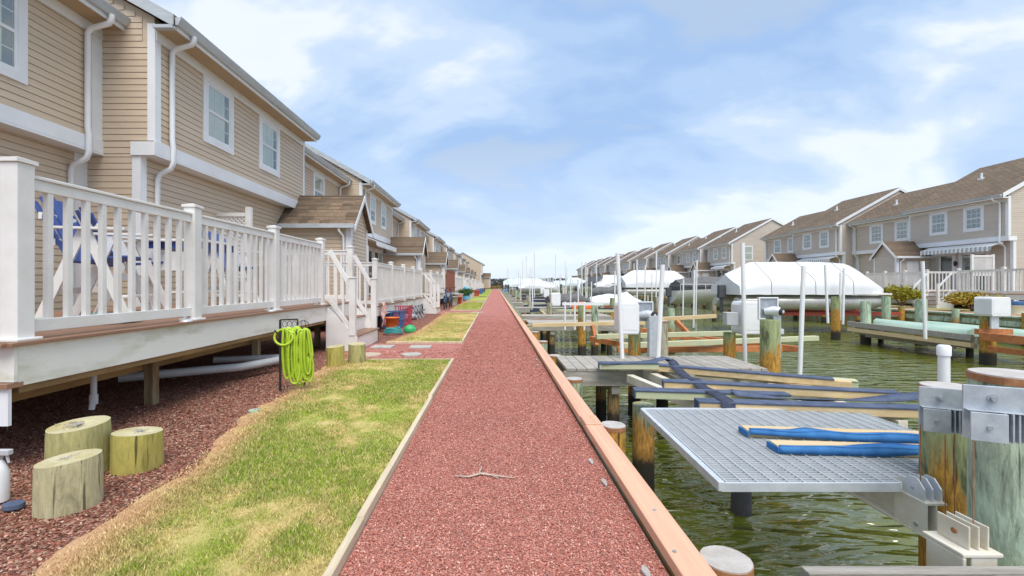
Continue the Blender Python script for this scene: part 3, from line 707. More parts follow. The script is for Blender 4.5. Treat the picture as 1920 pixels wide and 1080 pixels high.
def townhouse(s, XF, Y0, LA, LB, lvl, label, sid='siding', a_part=True, near_gable=True, wins_B=None, doors=True, awning=None, lowz=0.0, shed=True, grp=None, dsB=True, awn_m=None):
    def P(lx, y, z): return (XF+s*lx, y, z)
    def bx(mb, a, b, c, d, e, f_): p = P(a, c, e); q = P(b, d, f_); return mb.box(p[0], q[0], p[1], q[1], p[2], q[2])
    def B(name, m, par, a, b, c, d, e, f_, bev=0):
        return bx(MB(), a, b, c, d, e, f_).build(name, m, par, bev)
    YA = Y0+LA if a_part else Y0; YB = YA+LB
    H = thing('townhouse', P(-.5, Y0, 0), label, 'house', grp)
    EZ = 5.62; SL = .56; RG = -4.3; BK = -9.0
    def body(l_up, l_lo, ya, yb, side_wall):
        rz = EZ-.1+SL*(l_up+.35-RG)
        mb = MB()
        poly = [(l_up, 3.40), (l_up, EZ-.09+SL*.33), (RG, rz), (BK, EZ-.1+SL*(0)), (BK, 3.40)]
        vs = [P(l, ya, z) for l, z in poly]+[P(l, yb, z) for l, z in poly]
        mb.add(vs, [(0, 1, 2, 3, 4), (9, 8, 7, 6, 5)]+[(i, (i+1) % 5, 5+(i+1) % 5, 5+i) for i in range(5)])
        up = mb.build('upper_wall', sid, H)
        lo = B('lower_wall', sid, H, l_lo, BK, ya, yb, lowz, 3.40)
        # roof
        mb = MB(); th = .09
        e0 = l_up+.40; za = EZ
        for (a, za_, b, zb_) in ((e0, EZ, RG, EZ+SL*(e0-RG)), (RG, EZ+SL*(e0-RG), BK-.35, EZ-.1)):
            q = [(a, za_), (b, zb_), (b, zb_+th), (a, za_+th)]
            yy0 = ya-(.10 if side_wall else -.004)
            vs = [P(l, yy0, z) for l, z in q]+[P(l, yb+.0, z) for l, z in q]
            mb.add(vs, [(0, 1, 2, 3), (7, 6, 5, 4)]+[(i, (i+1) % 4, 4+(i+1) % 4, 4+i) for i in range(4)])
        rf = mb.build('roof', 'roof', H)
        mb = MB(); vx, vy = RG+2.0, (ya+yb)/2+.7; vz = EZ+SL*(e0-vx)
        c = P(vx, vy, 0); mb.tube([(c[0], c[1], vz), (c[0], c[1], vz+.42)], .055, 8); mb.box(c[0]-.12, c[0]+.12, c[1]-.12, c[1]+.12, vz+.0, vz+.14)
        mb.build('vent_pipe', 'trim', rf)
        # eave: soffit, fascia, gutter
        B('soffit', 'soffit', H, l_up+.001, e0-.02, ya+.003, yb-.003, EZ-.125, EZ-.10)
        B('eave_board', 'trim', H, e0-.02, e0+.003, ya-.02, yb, EZ-.14, EZ+.045)
        q = [(e0+.004, EZ+.055), (e0+.004, EZ-.075), (e0+.055, EZ-.075), (e0+.085, EZ-.02), (e0+.115, EZ+.045), (e0+.115, EZ+.06), (e0+.10, EZ+.06), (e0+.095, EZ+.045), (e0+.06, EZ-.055), (e0+.02, EZ-.055), (e0+.02, EZ+.055)]
        mb = MB(); n = len(q); vs = [P(l, ya-.08, z) for l, z in q]+[P(l, yb+.02, z) for l, z in q]
        mb.add(vs, [(i, (i+1) % n, n+(i+1) % n, n+i) for i in range(n)])
        mb.add([P(e0+.004, ya-.08, EZ-.075), P(e0+.055, ya-.08, EZ-.075), P(e0+.115, ya-.08, EZ+.05), P(e0+.004, ya-.08, EZ+.05)], [(0, 1, 2, 3)])
        mb.build('gutter', 'gutter', H)
        B('frieze', 'trim', H, l_up+.001, l_up+.04, ya, yb, EZ-.125-.17, EZ-.126)
        # overhang band
        B('band_board', 'trim', H, l_lo+.002, l_up+.05, ya-(.03 if side_wall else 0), yb+(.03 if side_wall else 0), 3.37, 3.40) 
        B('band_board', 'trim', H, l_up+.0015, l_up+.05, ya-(.03 if side_wall else 0), yb+(.03 if side_wall else 0), 3.402, 3.62, .004 if lvl == 2 else 0)
        return up, lo, rz
    ind = lvl == 2
    if a_part:
        up, lo, rz = body(0, -.24, Y0, YA, near_gable)
        wz0, wz1 = 4.15, 5.24; wa = [(Y0+1.38*LA/6, Y0+1.38*LA/6+.78), (Y0+3.5*LA/6, Y0+3.5*LA/6+.80)]
        holes = [(a-.05, b+.05, wz0-.06, wz1+.06) for a, b in wa]
        siding(P, up, 'front', 0, Y0+.10, YA-.10, 3.62, EZ-.295, sid, ind, holes)
        dh = []
        if doors:
            dh = [(Y0+1.2, Y0+2.5, .7, 2.85), (Y0+2.95, Y0+4.45, .7, 2.85)]
        siding(P, lo, 'front', -.24, Y0+.12, YA-.0, .6, 3.37, sid, ind, [(a-.05, b+.05, c, d+.05) for a, b, c, d in dh])
        for a, b in wa: window(P, H, 0, a, b, wz0, wz1, lvl)
        # side wall facing the camera
        cl = lambda z: (RG-(rz-z)/SL*1.0 if z > EZ else BK, (.33-(z-(EZ-.1))/SL) if z > EZ-.10+SL*.33 else 0)
        if ind:
            siding(P, up, 'side', Y0, -2.6, -.10, 3.62, 7.0, sid, True, clip=lambda z: (-9, cl(z)[1]-.2 if z > 5.3 else -.1))
            siding(P, up, 'side', Y0, -2.6, -.10, 3.40, 3.62, sid, True, clip=lambda z: (-9, -.1))
            siding(P, lo, 'side', Y0, -2.6, -.34, .3, 3.40, sid, True)
        else:
            siding(P, up, 'side', Y0, BK, -.10, 3.40, 8.1, sid, False, clip=lambda z: cl(z))
            siding(P, lo, 'side', Y0, BK, -.34, .0, 3.40, sid, False)
        # corner boards
        B('corner_board', 'trim', H, -.10, .03, Y0-.028, Y0-.002, 3.625, EZ-.02); B('corner_board', 'trim', H, .0015, .03, Y0-.001, Y0+.11, 3.625, EZ-.297)
        B('corner_board', 'trim', H, .0015, .03, YA-.10, YA+.0, 3.625, EZ-.297)
        B('corner_board', 'trim', H, -.36, -.215, Y0-.028, Y0-.002, lowz+.3, 3.368); B('corner_board', 'trim', H, -.2385, -.215, Y0-.001, Y0+.11, lowz+.3, 3.368)
        B('band_return', 'trim', H, -.36, .048, Y0-.06, Y0-.031, 3.372, 3.60)
        # rake board
        mb = MB(); e0 = .40
        q = [(e0+.0, EZ-.12), (e0+.0, EZ+.085), (RG, EZ+.085+SL*(e0-RG)), (RG, EZ-.12+SL*(e0-RG))]
        vs = [P(l, Y0-.13, z) for l, z in q]+[P(l, Y0-.101, z) for l, z in q]
        mb.add(vs, [(0, 1, 2, 3), (7, 6, 5, 4)]+[(i, (i+1) % 4, 4+(i+1) % 4, 4+i) for i in range(4)])
        q = [(RG, EZ-.12+SL*(e0-RG)), (RG, EZ+.085+SL*(e0-RG)), (BK-.35, EZ-.015), (BK-.35, EZ-.21)]
        vs = [P(l, Y0-.13, z) for l, z in q]+[P(l, Y0-.101, z) for l, z in q]
        mb.add(vs, [(0, 1, 2, 3), (7, 6, 5, 4)]+[(i, (i+1) % 4, 4+(i+1) % 4, 4+i) for i in range(4)])
        mb.box(*[v for pair in zip(P(.06, 0, 0), P(.40, 0, 0)) for v in pair][:2], Y0-.127, Y0-.03, EZ-.145, EZ-.09)
        mb.build('rake_board', 'gutter' if s > 0 else 'trim', H)
        # downspout
        def spout(lf, ll, yy, e0_):
            pts = [P(e0_+.06, yy, EZ-.06), P(e0_+.06, yy, EZ-.14), P(e0_+.02, yy, EZ-.20), P(lf+.13, yy, EZ-.28), P(lf+.075, yy, EZ-.36), P(lf+.075, yy, 3.75)]
            pts += [P(lf+.095, yy, 3.6), P(lf+.095, yy, 3.34), P(lf+.06, yy, 3.24), P(ll+.10, yy, 3.14), P(ll+.055, yy, 3.04), P(ll+.055, yy, .6)]
            MB().tube(pts, .043, 8).build('downspout', 'trim', H)
        spout(0, -.24, Y0+.32, .40)
        if doors:
            for j, (a, b, c, d) in enumerate(dh):
                mb = MB(); L = -.24
                bx(mb, L+.002, L+.04, a-.14, a, c, d+.14); bx(mb, L+.002, L+.04, b, b+.14, c, d+.14); bx(mb, L+.002, L+.04, a, b, d, d+.14)
                dr = mb.build('patio_door', 'trim', H); ym = (a+b)/2
                mb = MB(); 
                for u, v in ((a, a+.05), (b-.05, b), (ym-.04, ym+.04)): bx(mb, L+.003, L+.03, u, v, c, d)
                bx(mb, L+.003, L+.03, a, b, d-.05, d-.001); mb.build('door_frame', 'trim', dr)
                for k_, (u, v) in enumerate(((a+.05, ym-.04), (ym+.04, b-.05))):
                    bx(MB(), L+.014, L+.018, u, v, c, d-.05).build('pane', 'glass', dr)
                bx(MB(), L+.004, L+.008, a+.05, b-.05, c, d-.05).build('interior', 'interior', dr)
                if j: bx(MB(), L+.009, L+.011, ym+.05, b-.08, c, d-.06).build('curtain', 'blind', dr)
            if lvl >= 1:
                mb = MB(); c0 = P(-.24+.14, Y0+2.72, 2.35); mb.tube([(c0[0], c0[1], 2.2), (c0[0], c0[1], 2.28), (c0[0], c0[1], 2.42), (c0[0], c0[1], 2.5)], [.03, .07, .08, .02], 8); mb.bar(P(-.24, Y0+2.72, 2.3), c0, .03, .03)
                mb.build('wall_lantern', 'black_iron', H)
        if awning:
            a, b, st = awning; mb = MB(); mb2 = MB(); n = int((b-a)/.11)
            for k in range(n):
                yy = a+(b-a)*k/n; yy2 = a+(b-a)*(k+1)/n
                q = [(.02, 3.30), (.55, 3.12), (.56, 2.92-.04*(k % 2)), (.545, 2.92-.04*(k % 2)), (.53, 3.10), (.02, 3.28)]
                vs = [P(l, yy, z) for l, z in q]+[P(l, yy2, z) for l, z in q]
                (mb if k % 2 or not st else mb2).add(vs, [(0, 1, 2, 3, 4, 5), (11, 10, 9, 8, 7, 6)]+[(i, (i+1) % 6, 6+(i+1) % 6, 6+i) for i in range(6)])
            aw = mb.build('awning', 'cover_white' if st else 'trim', H)
            if st: mb2.build('awning_stripe', 'awn_green', aw)
            MB().tube([P(.02, a-.05, 3.26), P(.02, b+.05, 3.26)], .06, 8).build('awning_roller', 'trim', aw)
    if LB > 0:
        up, lo, rz = body(-.9, -1.15, YA, YB, False)
        wb = wins_B or [(YA+1.1, YA+1.9), (YA+3.05, YA+3.9)]
        holes = [(a-.05, b+.05, 4.09, 5.30) for a, b in wb]
        siding(P, up, 'front', -.9, YA+.02, YB-.22, 3.62, EZ-.295, sid, ind, holes)
        siding(P, lo, 'front', -1.15, YA+.02, YB-.22, .6, 3.37, sid, ind)
        for a, b in wb: window(P, H, -.9, a, b, 4.15, 5.24, lvl, dark=(s > 0 and a > 8))
        B('corner_board', 'trim', H, -.8985, -.87, YB-.22, YB-.002, 3.625, EZ-.297); B('corner_board', 'trim', H, -1.1485, -1.12, YB-.25, YB-.002, lowz+.3, 3.368)
        if dsB:
            e0 = -.5; yy = YB-.34; lf = -.9; ll = -1.15
            pts = [P(e0+.06, yy, EZ-.06), P(e0+.06, yy, EZ-.14), P(e0+.02, yy, EZ-.20), P(lf+.13, yy, EZ-.28), P(lf+.075, yy, EZ-.36), P(lf+.075, yy, 3.75)]
            pts += [P(lf+.095, yy, 3.6), P(lf+.095, yy, 3.34), P(lf+.06, yy, 3.24), P(ll+.10, yy, 3.14), P(ll+.055, yy, 3.04), P(ll+.055, yy, .6)]
            MB().tube(pts, .043, 8).build('downspout', 'trim', H)
        # storage closet with a small gable roof on the deck
    if shed and a_part:
        SF = 1.76; s0 = YA-1.1; s1 = YA+.5; ym = (s0+s1)/2; ez = 2.93; rzz = 3.75; lb = -1.13
        mb = MB(); poly = [(s0, .3), (s0, ez), (ym, rzz-.05), (s1, ez), (s1, .3)]
        vs = [P(SF, y_, z) for y_, z in poly]+[P(lb, y_, z) for y_, z in poly]
        mb.add(vs, [(0, 1, 2, 3, 4), (9, 8, 7, 6, 5)]+[(i, (i+1) % 5, 5+(i+1) % 5, 5+i) for i in range(5)])
        sw = mb.build('closet_wall', sid, H)
        sl = (rzz-ez)/(ym-s0)
        siding(P, sw, 'front', SF, s0+.09, s1-.09, .75, 3.62, sid, ind, clip=lambda z: (s0+(z-ez)/sl+.06 if z > ez else -1e9, s1-(z-ez)/sl-.06 if z > ez else 1e9))
        siding(P, sw, 'side', s0, -.24, SF-.12, .75, ez-.02, sid, ind, holes=[(SF-1.35, SF-.55, .7, 2.6)] if s < 0 else ())
        if s < 0: B('closet_door', 'door_white', H, SF-1.32, SF-.58, s0-.03, s0-.003, .75, 2.55)
        # roof slabs
        ov = .16; mb = MB(); th = .05
        for sg, y_e in ((-1, s0), (1, s1)):
            ye = y_e+sg*.13; zee = ez-.13*sl
            q = [(ye, zee), (ym, rzz), (ym, rzz+th*1.3), (ye, zee+th)]
            vs = [P(SF+ov, y_, z) for y_, z in q]+[P(lb+.02, y_, z) for y_, z in q]
            mb.add(vs, [(0, 1, 2, 3), (7, 6, 5, 4)]+[(i, (i+1) % 4, 4+(i+1) % 4, 4+i) for i in range(4)])
        rf = mb.build('closet_roof', 'roof', H)
        if ind:
            nrow = 8; ye = s0-.13; zee = ez-.13*sl+th
            for r_ in range(nrow):
                ya_ = ye+(ym-ye)*r_/nrow-.004; za_ = zee+(rzz+th-zee)*r_/nrow; yb_ = ye+(ym-ye)*(r_+1)/nrow; zb_ = zee+(rzz+th-zee)*(r_+1)/nrow
                l_ = SF+ov-(.0 if r_ % 2 else .13)
                if r_ % 2 == 0: 
                    pass
                xs = [SF+ov+.01]
                while xs[-1] > lb+.05: xs.append(xs[-1]-random.uniform(.22, .36))
                for a_, b_ in zip(xs[:-1], xs[1:]):
                    th2 = random.choice((.010, .016, .020))
                    q = [(ya_, za_+.002), (yb_, zb_+.002), (yb_, zb_+.006), (ya_, za_+th2)]
                    vs = [P(a_-.002, y_, z) for y_, z in q]+[P(b_+.002, y_, z) for y_, z in q]
                    MB().add(vs, [(0, 1, 2, 3), (7, 6, 5, 4)]+[(i, (i+1) % 4, 4+(i+1) % 4, 4+i) for i in range(4)]).build('shingle', 'shingle_near', rf)
        mb = MB()
        for sg, y_e in ((-1, s0), (1, s1)):
            ye = y_e+sg*.15; zee = ez-.15*sl
            q = [(ye, zee-.12), (ye, zee+.05), (ym, rzz+.06), (ym, rzz-.11)]
            vs = [P(SF+ov, y_, z) for y_, z in q]+[P(SF+ov+.02, y_, z) for y_, z in q]
            mb.add(vs, [(0, 1, 2, 3), (7, 6, 5, 4)]+[(i, (i+1) % 4, 4+(i+1) % 4, 4+i) for i in range(4)])
        mb.build('closet_rake_board', 'trim', H)
        B('closet_gutter', 'gutter' if s > 0 else 'trim', H, -.24 if s > 0 else lb, SF+ov, s0-.25, s0-.14, ez-.20, ez-.08, .01)
        B('closet_soffit', 'soffit', H, -.2, SF+.1, s0-.14, s0, ez-.16, ez-.14)
        B('corner_board', 'trim', H, SF-.12, SF+.028, s0-.028, s0-.002, .6, ez-.14); B('corner_board', 'trim', H, SF+.0015, SF+.028, s0-.001, s0+.10, .6, ez-.05)
        B('corner_board', 'trim', H, SF+.0015, SF+.028, s1-.10, s1, .6, ez-.05)
        MB().tube([P(SF-.26, s0-.19, ez-.19), P(SF-.26, s0-.19, ez-.26), P(SF-.18, s0-.07, ez-.40), P(SF-.18, s0-.06, .6)], .036, 8).build('closet_downspout', 'trim', H)
    return H
mat('awn_green', (.42, .45, .42), (.36, .40, .38), rough=.8)
GL = 'townhouses of the left row'; GR = 'townhouses of the right row'
XL = -5.76
townhouse(1, XL, 1.7, 0, 6.0, 2, 'tan sided townhouse front filling the top left corner, cut by the photo edge', a_part=False, wins_B=[(5.45, 6.33)], shed=False, grp=GL)
townhouse(1, XL, 7.7, 6.0, 6.0, 2, 'second tan townhouse on the left, with two upper windows above the near white railing', doors=False, grp=GL)
yl = 19.66; i = 2
for L in (11.2, 17-.0, 0):
    pass
ys = [19.66, 31.2, 42.8, 54.4, 66.0, 77.6, 89.2]
for i, y0 in enumerate(ys):
    townhouse(1, XL, y0, 5.8, 5.8, 1 if i < 1 else 0, f'{ORD[i+2]} tan townhouse from the camera in the left row', grp=GL, awning=(y0+.4, y0+4.4, 0) if i in (0, 2) else None)
townhouse(1, XL+2.9, 101, 5.6, 5.0, 0, 'last townhouse of the left row, standing further forward with its closet beside the path', grp=GL)
s_right = True
XR = 25.5
starts = [(22.6, 5.4, 5.6), (33.6, 5.4, 5.5), (49, 5.4, 2.1), (56.5, 5.4, 5.0), (66.9, 5.4, 4.3), (76.6, 5.4, 4.3), (86.3, 5.4, 4.3), (96, 5.4, 4.3), (105.7, 5.4, 4.3), (115.4, 5.4, 4.3), (125.1, 5.4, 4.3), (134.8, 5.4, 4.3)]
for i, (y0, la, lb_) in enumerate(starts):
    wb = None if lb_ > 4.9 else [(y0+la+.9, y0+la+1.6)]
    H = townhouse(-1, XR, y0, la, lb_, 1 if i < 4 else 0, f'{ORD[i]} townhouse from the right edge of the photo on the far bank' if i else 'nearest far bank townhouse at the right edge, with striped awning over its patio doors', 'siding_grey', grp=GR,
              awning=(y0+.3, y0+4.1, 1) if i in (0, 1) else ((y0+.6, y0+3.6, 0) if i in (2,) else None), wins_B=wb)
    if i == 2:   # small window in the exposed gable wall
        mb = MB(); gx = XR+1.75
        mb.box(gx-.5, gx+.5, y0-.05, y0-.018, 3.75, 5.35); wn = mb.build('gable_window', 'trim', H)
        MB().box(gx-.38, gx+.38, y0-.06, y0-.052, 3.88, 4.52).build('pane', 'teal_glass' if 'teal_glass' in MATS else 'glass', wn)
        MB().box(gx-.38, gx+.38, y0-.06, y0-.052, 4.60, 5.22).build('pane', 'glass', wn)
# neighbour wall at the extreme left edge belongs to first house; light fixtures on right gable
# ------------------------------------------------------------------ decks
def railing(par, p, q, z, npost, nb, indiv, m='vinyl', post=.115, ends=(1, 1), hp=1.2, w0=.038):
    """railing along p->q (xy) with npost posts incl. ends and nb balusters per bay"""
    p = Vector((*p, 0)); q = Vector((*q, 0)); d = (q-p); L = d.length; d.normalize(); n = Vector((-d.y, d.x, 0))
    bal = MB()
    for i in range(npost):
        if (i == 0 and not ends[0]) or (i == npost-1 and not ends[1]): continue
        c = p+d*L*i/(npost-1); mb = MB(); h = post/2
        mb.box(c.x-h, c.x+h, c.y-h, c.y+h, z, z+hp-.045)
        po = mb.build('post', m, par, .006 if indiv else 0)
        mb = MB(); h2 = h+.012; mb.box(c.x-h2, c.x+h2, c.y-h2, c.y+h2, z+hp-.045, z+hp-.02)
        mb.add([(c.x-h2, c.y-h2, z+hp-.02), (c.x+h2, c.y-h2, z+hp-.02), (c.x+h2, c.y+h2, z+hp-.02), (c.x-h2, c.y+h2, z+hp-.02), (c.x, c.y, z+hp+.002)], [(0, 1, 4), (1, 2, 4), (2, 3, 4), (3, 0, 4)])
        mb.build('post_cap', m, po)
        if indiv:
            mb = MB(); h2 = h+.028; mb.box(c.x-h2, c.x+h2, c.y-h2, c.y+h2, z, z+.02); mb.build('post_base', m, po, .006)
    for i in range(npost-1):
        a = p+d*(L*i/(npost-1)+post/2); b = p+d*(L*(i+1)/(npost-1)-post/2)
        u = Vector((0, 0, 1))
        MB().bar(a+u*(z+1.035), b+u*(z+1.035), .045, .075).build('top_rail', m, par, .004 if indiv else 0)
        MB().bar(a+u*(z+1.085), b+u*(z+1.085), .075, .024).build('rail_cap', m, par, .006 if indiv else 0)
        MB().bar(a+u*(z+.09), b+u*(z+.09), .05, .085).build('bottom_rail', m, par, .004 if indiv else 0)
        proto = None
        for k in range(nb):
            c = a+(b-a)*((k+1)/(nb+1))
            if indiv:
                if proto is None:
                    proto = MB().bar(Vector((0, 0, z+.132)), Vector((0, 0, z+.998)), w0, w0, up=tuple(d)).build('baluster', m, par); base = Vector(proto.location)
                    proto.location = base+c
                else:
                    cc = proto.copy(); col.objects.link(cc); cc.location = base+c
            else: bal.bar(c+u*(z+.13), c+u*(z+.998), w0, w0, up=tuple(d))
    if bal.f: bal.build('baluster', m, par)['kind'] = 'stuff'
def stairs(par, xe, y0, y1, z, s, indiv, nst=3, m='vinyl'):
    """stairs leaving a deck edge at x=xe towards +s x, between y0 and y1"""
    rise = z/nst
    for k in range(1, nst):
        zt = z-rise*k; xa = xe+s*.28*(k-1); xb = xe+s*.28*k
        MB().box(xa, xb+s*.02, y0-.02, y1+.02, zt-.028, zt).build('tread', 'composite', par, .003 if indiv else 0)
        MB().box(xb-s*.02, xb, y0, y1, zt-rise, zt-.029).build('riser', m, par)
    MB().box(xe+s*.003, xe+s*.02, y0, y1, z-rise, z-.03).build('riser', m, par)
    for yy in (y0-.02, y1-.02):
        yy2 = yy+.04
        poly = [(xe+s*.001, z-.03), (xe+s*.001, 0.0), (xe+s*.28*(nst-1), 0), (xe+s*.28*(nst-1), rise-.03), (xe+s*.28, z-rise-.03)]
        MB().prism(poly, 'y', yy-.022, yy2-.018).build('stringer', m, par)
    for yy in (y0+.0, y1-.0):
        nx_ = xe+s*(.28*(nst-1)-.09); zt = rise
        mb = MB(); mb.box(nx_-.055, nx_+.055, yy-.055, yy+.055, zt, zt+1.03); mb.box(nx_-.068, nx_+.068, yy-.068, yy+.068, zt+1.03, zt+1.055); po = mb.build('newel_post', m, par, .005 if indiv else 0)
        MB().bar((xe+s*.05, yy, z+.98), (nx_-s*.05, yy, zt+.90), .06, .07).build('stair_rail', m, par)
        MB().bar((xe+s*.05, yy, z+.10), (nx_-s*.05, yy, zt+.14), .05, .07).build('stair_rail', m, par)
        mb = MB()
        for k in range(2):
            f_ = (k+1)/3; xx = xe+s*.05+(nx_-xe-s*.1)*f_
            mb.box(xx-.018, xx+.018, yy-.018, yy+.018, z+.1-(z+.1-zt-.14)*f_, z+.98-(z+.98-zt-.9)*f_)
        mb.build('stair_baluster', m, par)

DX = -3.05
dk = thing('deck', (DX, 3, 0), 'near raised deck with white railing, brown edge boards and weathered white fascia at left', 'deck')
DZ = .832
# floor boards
for k in range(20):
    x1 = DX+.02-.145*k if k else DX+.045; x0 = DX+.02-.145*(k+1)+.005
    MB().box(x0, x1, 2.86 if k else 2.83, 9.95, DZ-.025, DZ).build('deck_board', 'composite', dk, .004)
MB().box(-6.0, DX+.012, 2.80, 2.856, DZ-.025, DZ).build('deck_board', 'composite', dk, .004)
box('fascia', 'fascia_white', dk, DX-.012, DX+.012, 2.90, 9.9, .55, DZ-.027)
box('fascia', 'fascia_white', dk, -6.0, DX+.012, 2.875, 2.898, .58, DZ-.027)
box('fascia', 'fascia_white', dk, -6.0, DX+.012, 9.902, 9.92, .55, DZ-.027)
box('skirt_cap', 'composite', dk, -6.0, DX+.015, 2.83, 2.93, .545, .575)
box('skirt_panel', 'trim', dk, -6.0, DX-.0, 2.85, 2.872, .31, .544)
box('rim_beam', 'beam_wood', dk, DX-.07, DX-.014, 2.93, 9.85, .50, .60)
mb = MB()
for k in range(14): mb.box(-6.0, DX-.08, 3.2+.5*k, 3.24+.5*k, .56, .78)
mb.build('joist', 'beam_wood', dk)
box('girder', 'beam_wood', dk, -3.60, -3.52, 2.95, 9.9, .34, .555)
for yy in (4.60, 6.62, 8.9):
    mb = MB(); mb.box(-3.515, -3.425, yy-.045, yy+.045, -.02, .555); mb.build('support_post', 'post_wood', dk, .004)
mb = MB(); mb.tube([(-3.28, 3.72, .555), (-3.28, 3.72, .30), (-3.28, 3.70, .18)], .022, 10); mb.tube([(-3.28, 3.72, .30), (-3.28, 3.72, .22)], .03, 10); mb.build('drain_pipe', 'grey_pvc', dk)
mb = MB(); mb.tube([(-4.1, 4.95, .18), (-3.2, 5.72, .16), (-3.0, 6.3, .15)], .05, 10); mb.tube([(-3.9, 6.3, .15), (-3.0, 6.8, .12)], .045, 10); mb.build('drain_pipe', 'grey_pvc', dk)
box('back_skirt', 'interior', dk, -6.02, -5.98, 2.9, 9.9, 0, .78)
railing(dk, (DX-.06, 2.965), (DX-.06, 8.12), DZ, 4, 10, True)
railing(dk, (DX-.13, 2.95), (-5.85, 2.95), DZ, 2, 16, True, ends=(0, 0))
stairs(dk, DX+.013, 8.22, 9.66, DZ, 1, True)
# far end of deck: taller post, end railing and lattice screen
railing(dk, (DX-.06, 9.80), (-4.6, 9.80), DZ, 2, 9, True)
mb = MB(); mb.box(-5.36, -5.25, 9.76, 9.87, DZ, 2.86); mb.build('post', 'vinyl', dk, .006)
mb = MB(); mb.box(-6.0, -5.36, 9.78, 9.85, 2.66, 2.74); mb.box(-6.0, -5.36, 9.78, 9.85, DZ+.1, DZ+.16); mb.build('screen_rail', 'vinyl', dk)
mb = MB()
for k in range(-14, 26):
    a = k*.09
    for sg in (1, -1):
        x0 = -6+a; z0 = 1.3 if sg > 0 else 2.66; x1 = x0+1.36; z1 = 2.66 if sg > 0 else 1.3
        ta = max(0, (-6-x0)/1.36); tb = min(1, (-5.36-x0)/1.36)
        if tb <= ta: continue
        mb.bar((x0+1.36*ta, 9.81+.006*sg, z0+(z1-z0)*ta), (x0+1.36*tb, 9.81+.006*sg, z0+(z1-z0)*tb), .008, .03)
o = mb.build('lattice', 'vinyl', dk); o['kind'] = 'stuff'
# solar light on railing base
def puck(x, y, lb):
    tag(MB().tube([(x, y, DZ), (x, y, DZ+.012), (x, y, DZ+.02)], [.06, .055, .02], 14).build('deck_light', 'galv', None), lb, 'light')
puck(DX-.02, 4.52, 'small grey puck light on the brown edge board beside the second near railing post')
puck(DX-.02, 6.24, 'small grey puck light on the brown edge board beside the third near railing post')

def simple_deck(s, xe, xw, y0, y1, z, label, st, nposts, nb, indiv=False, m='vinyl', under=True, stair_first=False):
    t = thing('deck', (xe, y0, 0), label, 'deck', 'decks behind the townhouses')
    n = 6; wdt = abs(xw-xe)/n
    for k in range(n):
        a = xe-s*wdt*k+s*(.03 if k == 0 else 0); b = xe-s*wdt*(k+1)+s*.006
        MB().box(a, b, y0, y1, z-.025, z).build('deck_board', 'composite', t)
    MB().box(xe-s*.012, xe+s*.012, y0+.02, y1-.02, z-.26, z-.027).build('fascia', 'fascia_white' if m == 'vinyl' else m, t)
    MB().box(xw, xe-s*.015, y0+.02, y0+.045, z-.26, z-.027).build('fascia', 'fascia_white' if m == 'vinyl' else m, t)
    for k in range(3):
        yy = y0+.5+(y1-y0-1)*k/2; MB().box(xe-s*.45-.045, xe-s*.45+.045, yy-.045, yy+.045, -.02, z-.03).build('support_post', 'post_wood', t)
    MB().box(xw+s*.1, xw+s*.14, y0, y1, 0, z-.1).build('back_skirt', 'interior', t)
    ya, yb = (y0+.07, st[0]) if st and not stair_first else (y0+.07, y1-.07)
    railing(t, (xe-s*.06, ya), (xe-s*.06, yb), z, nposts, nb, indiv, m)
    railing(t, (xe-s*.06, y0+.07), (xw, y0+.07), z, 2, 14, False, m, ends=(0, 0))
    if st: stairs(t, xe+s*.013, st[0]+.1, st[1]-.1, z, s, False, m=m)
    if st and st[1] < y1-.5: railing(t, (xe-s*.06, st[1]), (xe-s*.06, y1-.07), z, 2, nb, indiv, m)
    return t
d2 = simple_deck(1, -2.95, -6.0, 11.35, 20.2, .66, 'second white railed deck from the camera, just past the stairs', (18.5, 20.0), 5, 11, True)
d3 = simple_deck(1, -2.95, -6.0, 27.0, 33.5, .70, 'deck with red brown board fence, third from the camera on the left', None, 4, 10)
for i, (a, b) in enumerate(((34.2, 42.6), (46.2, 54.2), (57.8, 65.8), (69.4, 77.4), (81, 89), (92, 99))):
    simple_deck(1, -2.95, -6.0, a, b, .66, f'white railed deck, {ORD[i+3]} from the camera in the left row', (b-1.6, b-.1), 5, 10)
simple_deck(1, -2.95, -6.0, 21.3, 26.2, .66, 'short white railed deck between the second deck and the red brown fence', None, 3, 12)
# red fence
ft = thing('board_fence', (-2.85, 27.0, .70), 'tall red brown board privacy fence panel standing on a deck edge in the left row', 'fence')
for k in range(22):
    yy = 27.2+.25*k; box('fence_board', 'red_fence', ft, -2.9, -2.87, yy, yy+.24, .72, 2.0)
box('fence_rail', 'red_fence', ft, -2.92, -2.85, 27.1, 32.8, 2.0, 2.05)
# screens and lattice at further decks
for i, (y0, xx) in enumerate(((17.6, -5.2), (24.5, -5.0))):
    sct = thing('privacy_screen', (xx, y0, .66), f'white lattice topped privacy screen on the {ORD[i+1]} deck in the left row', 'screen')
    mb = MB(); mb.box(xx+.2, xx+.3, y0-.05, y0+.05, .66, 2.7); mb.box(xx-1.2, xx-1.1, y0-.05, y0+.05, .66, 2.7); mb.box(xx-1.1, xx+.2, y0-.03, y0+.03, 2.5, 2.58); mb.box(xx-1.1, xx+.2, y0-.03, y0+.03, 2.1, 2.16); mb.build('frame', 'vinyl', sct)
    mb = MB()
    for k in range(-4, 16):
        for sg in (1, -1):
            x0 = xx-1.1+k*.1; z0 = 2.16 if sg > 0 else 2.5; x1 = x0+.34; z1 = 2.5 if sg > 0 else 2.16
            if x0 < xx-1.1 or x1 > xx+.2: continue
            mb.bar((x0, y0+.006*sg, z0), (x1, y0+.006*sg, z1), .008, .03)
    mb.build('lattice', 'vinyl', sct)['kind'] = 'stuff'
    box('panel', 'vinyl', sct, xx-1.1, xx+.2, y0-.015, y0+.015, .7, 2.1)

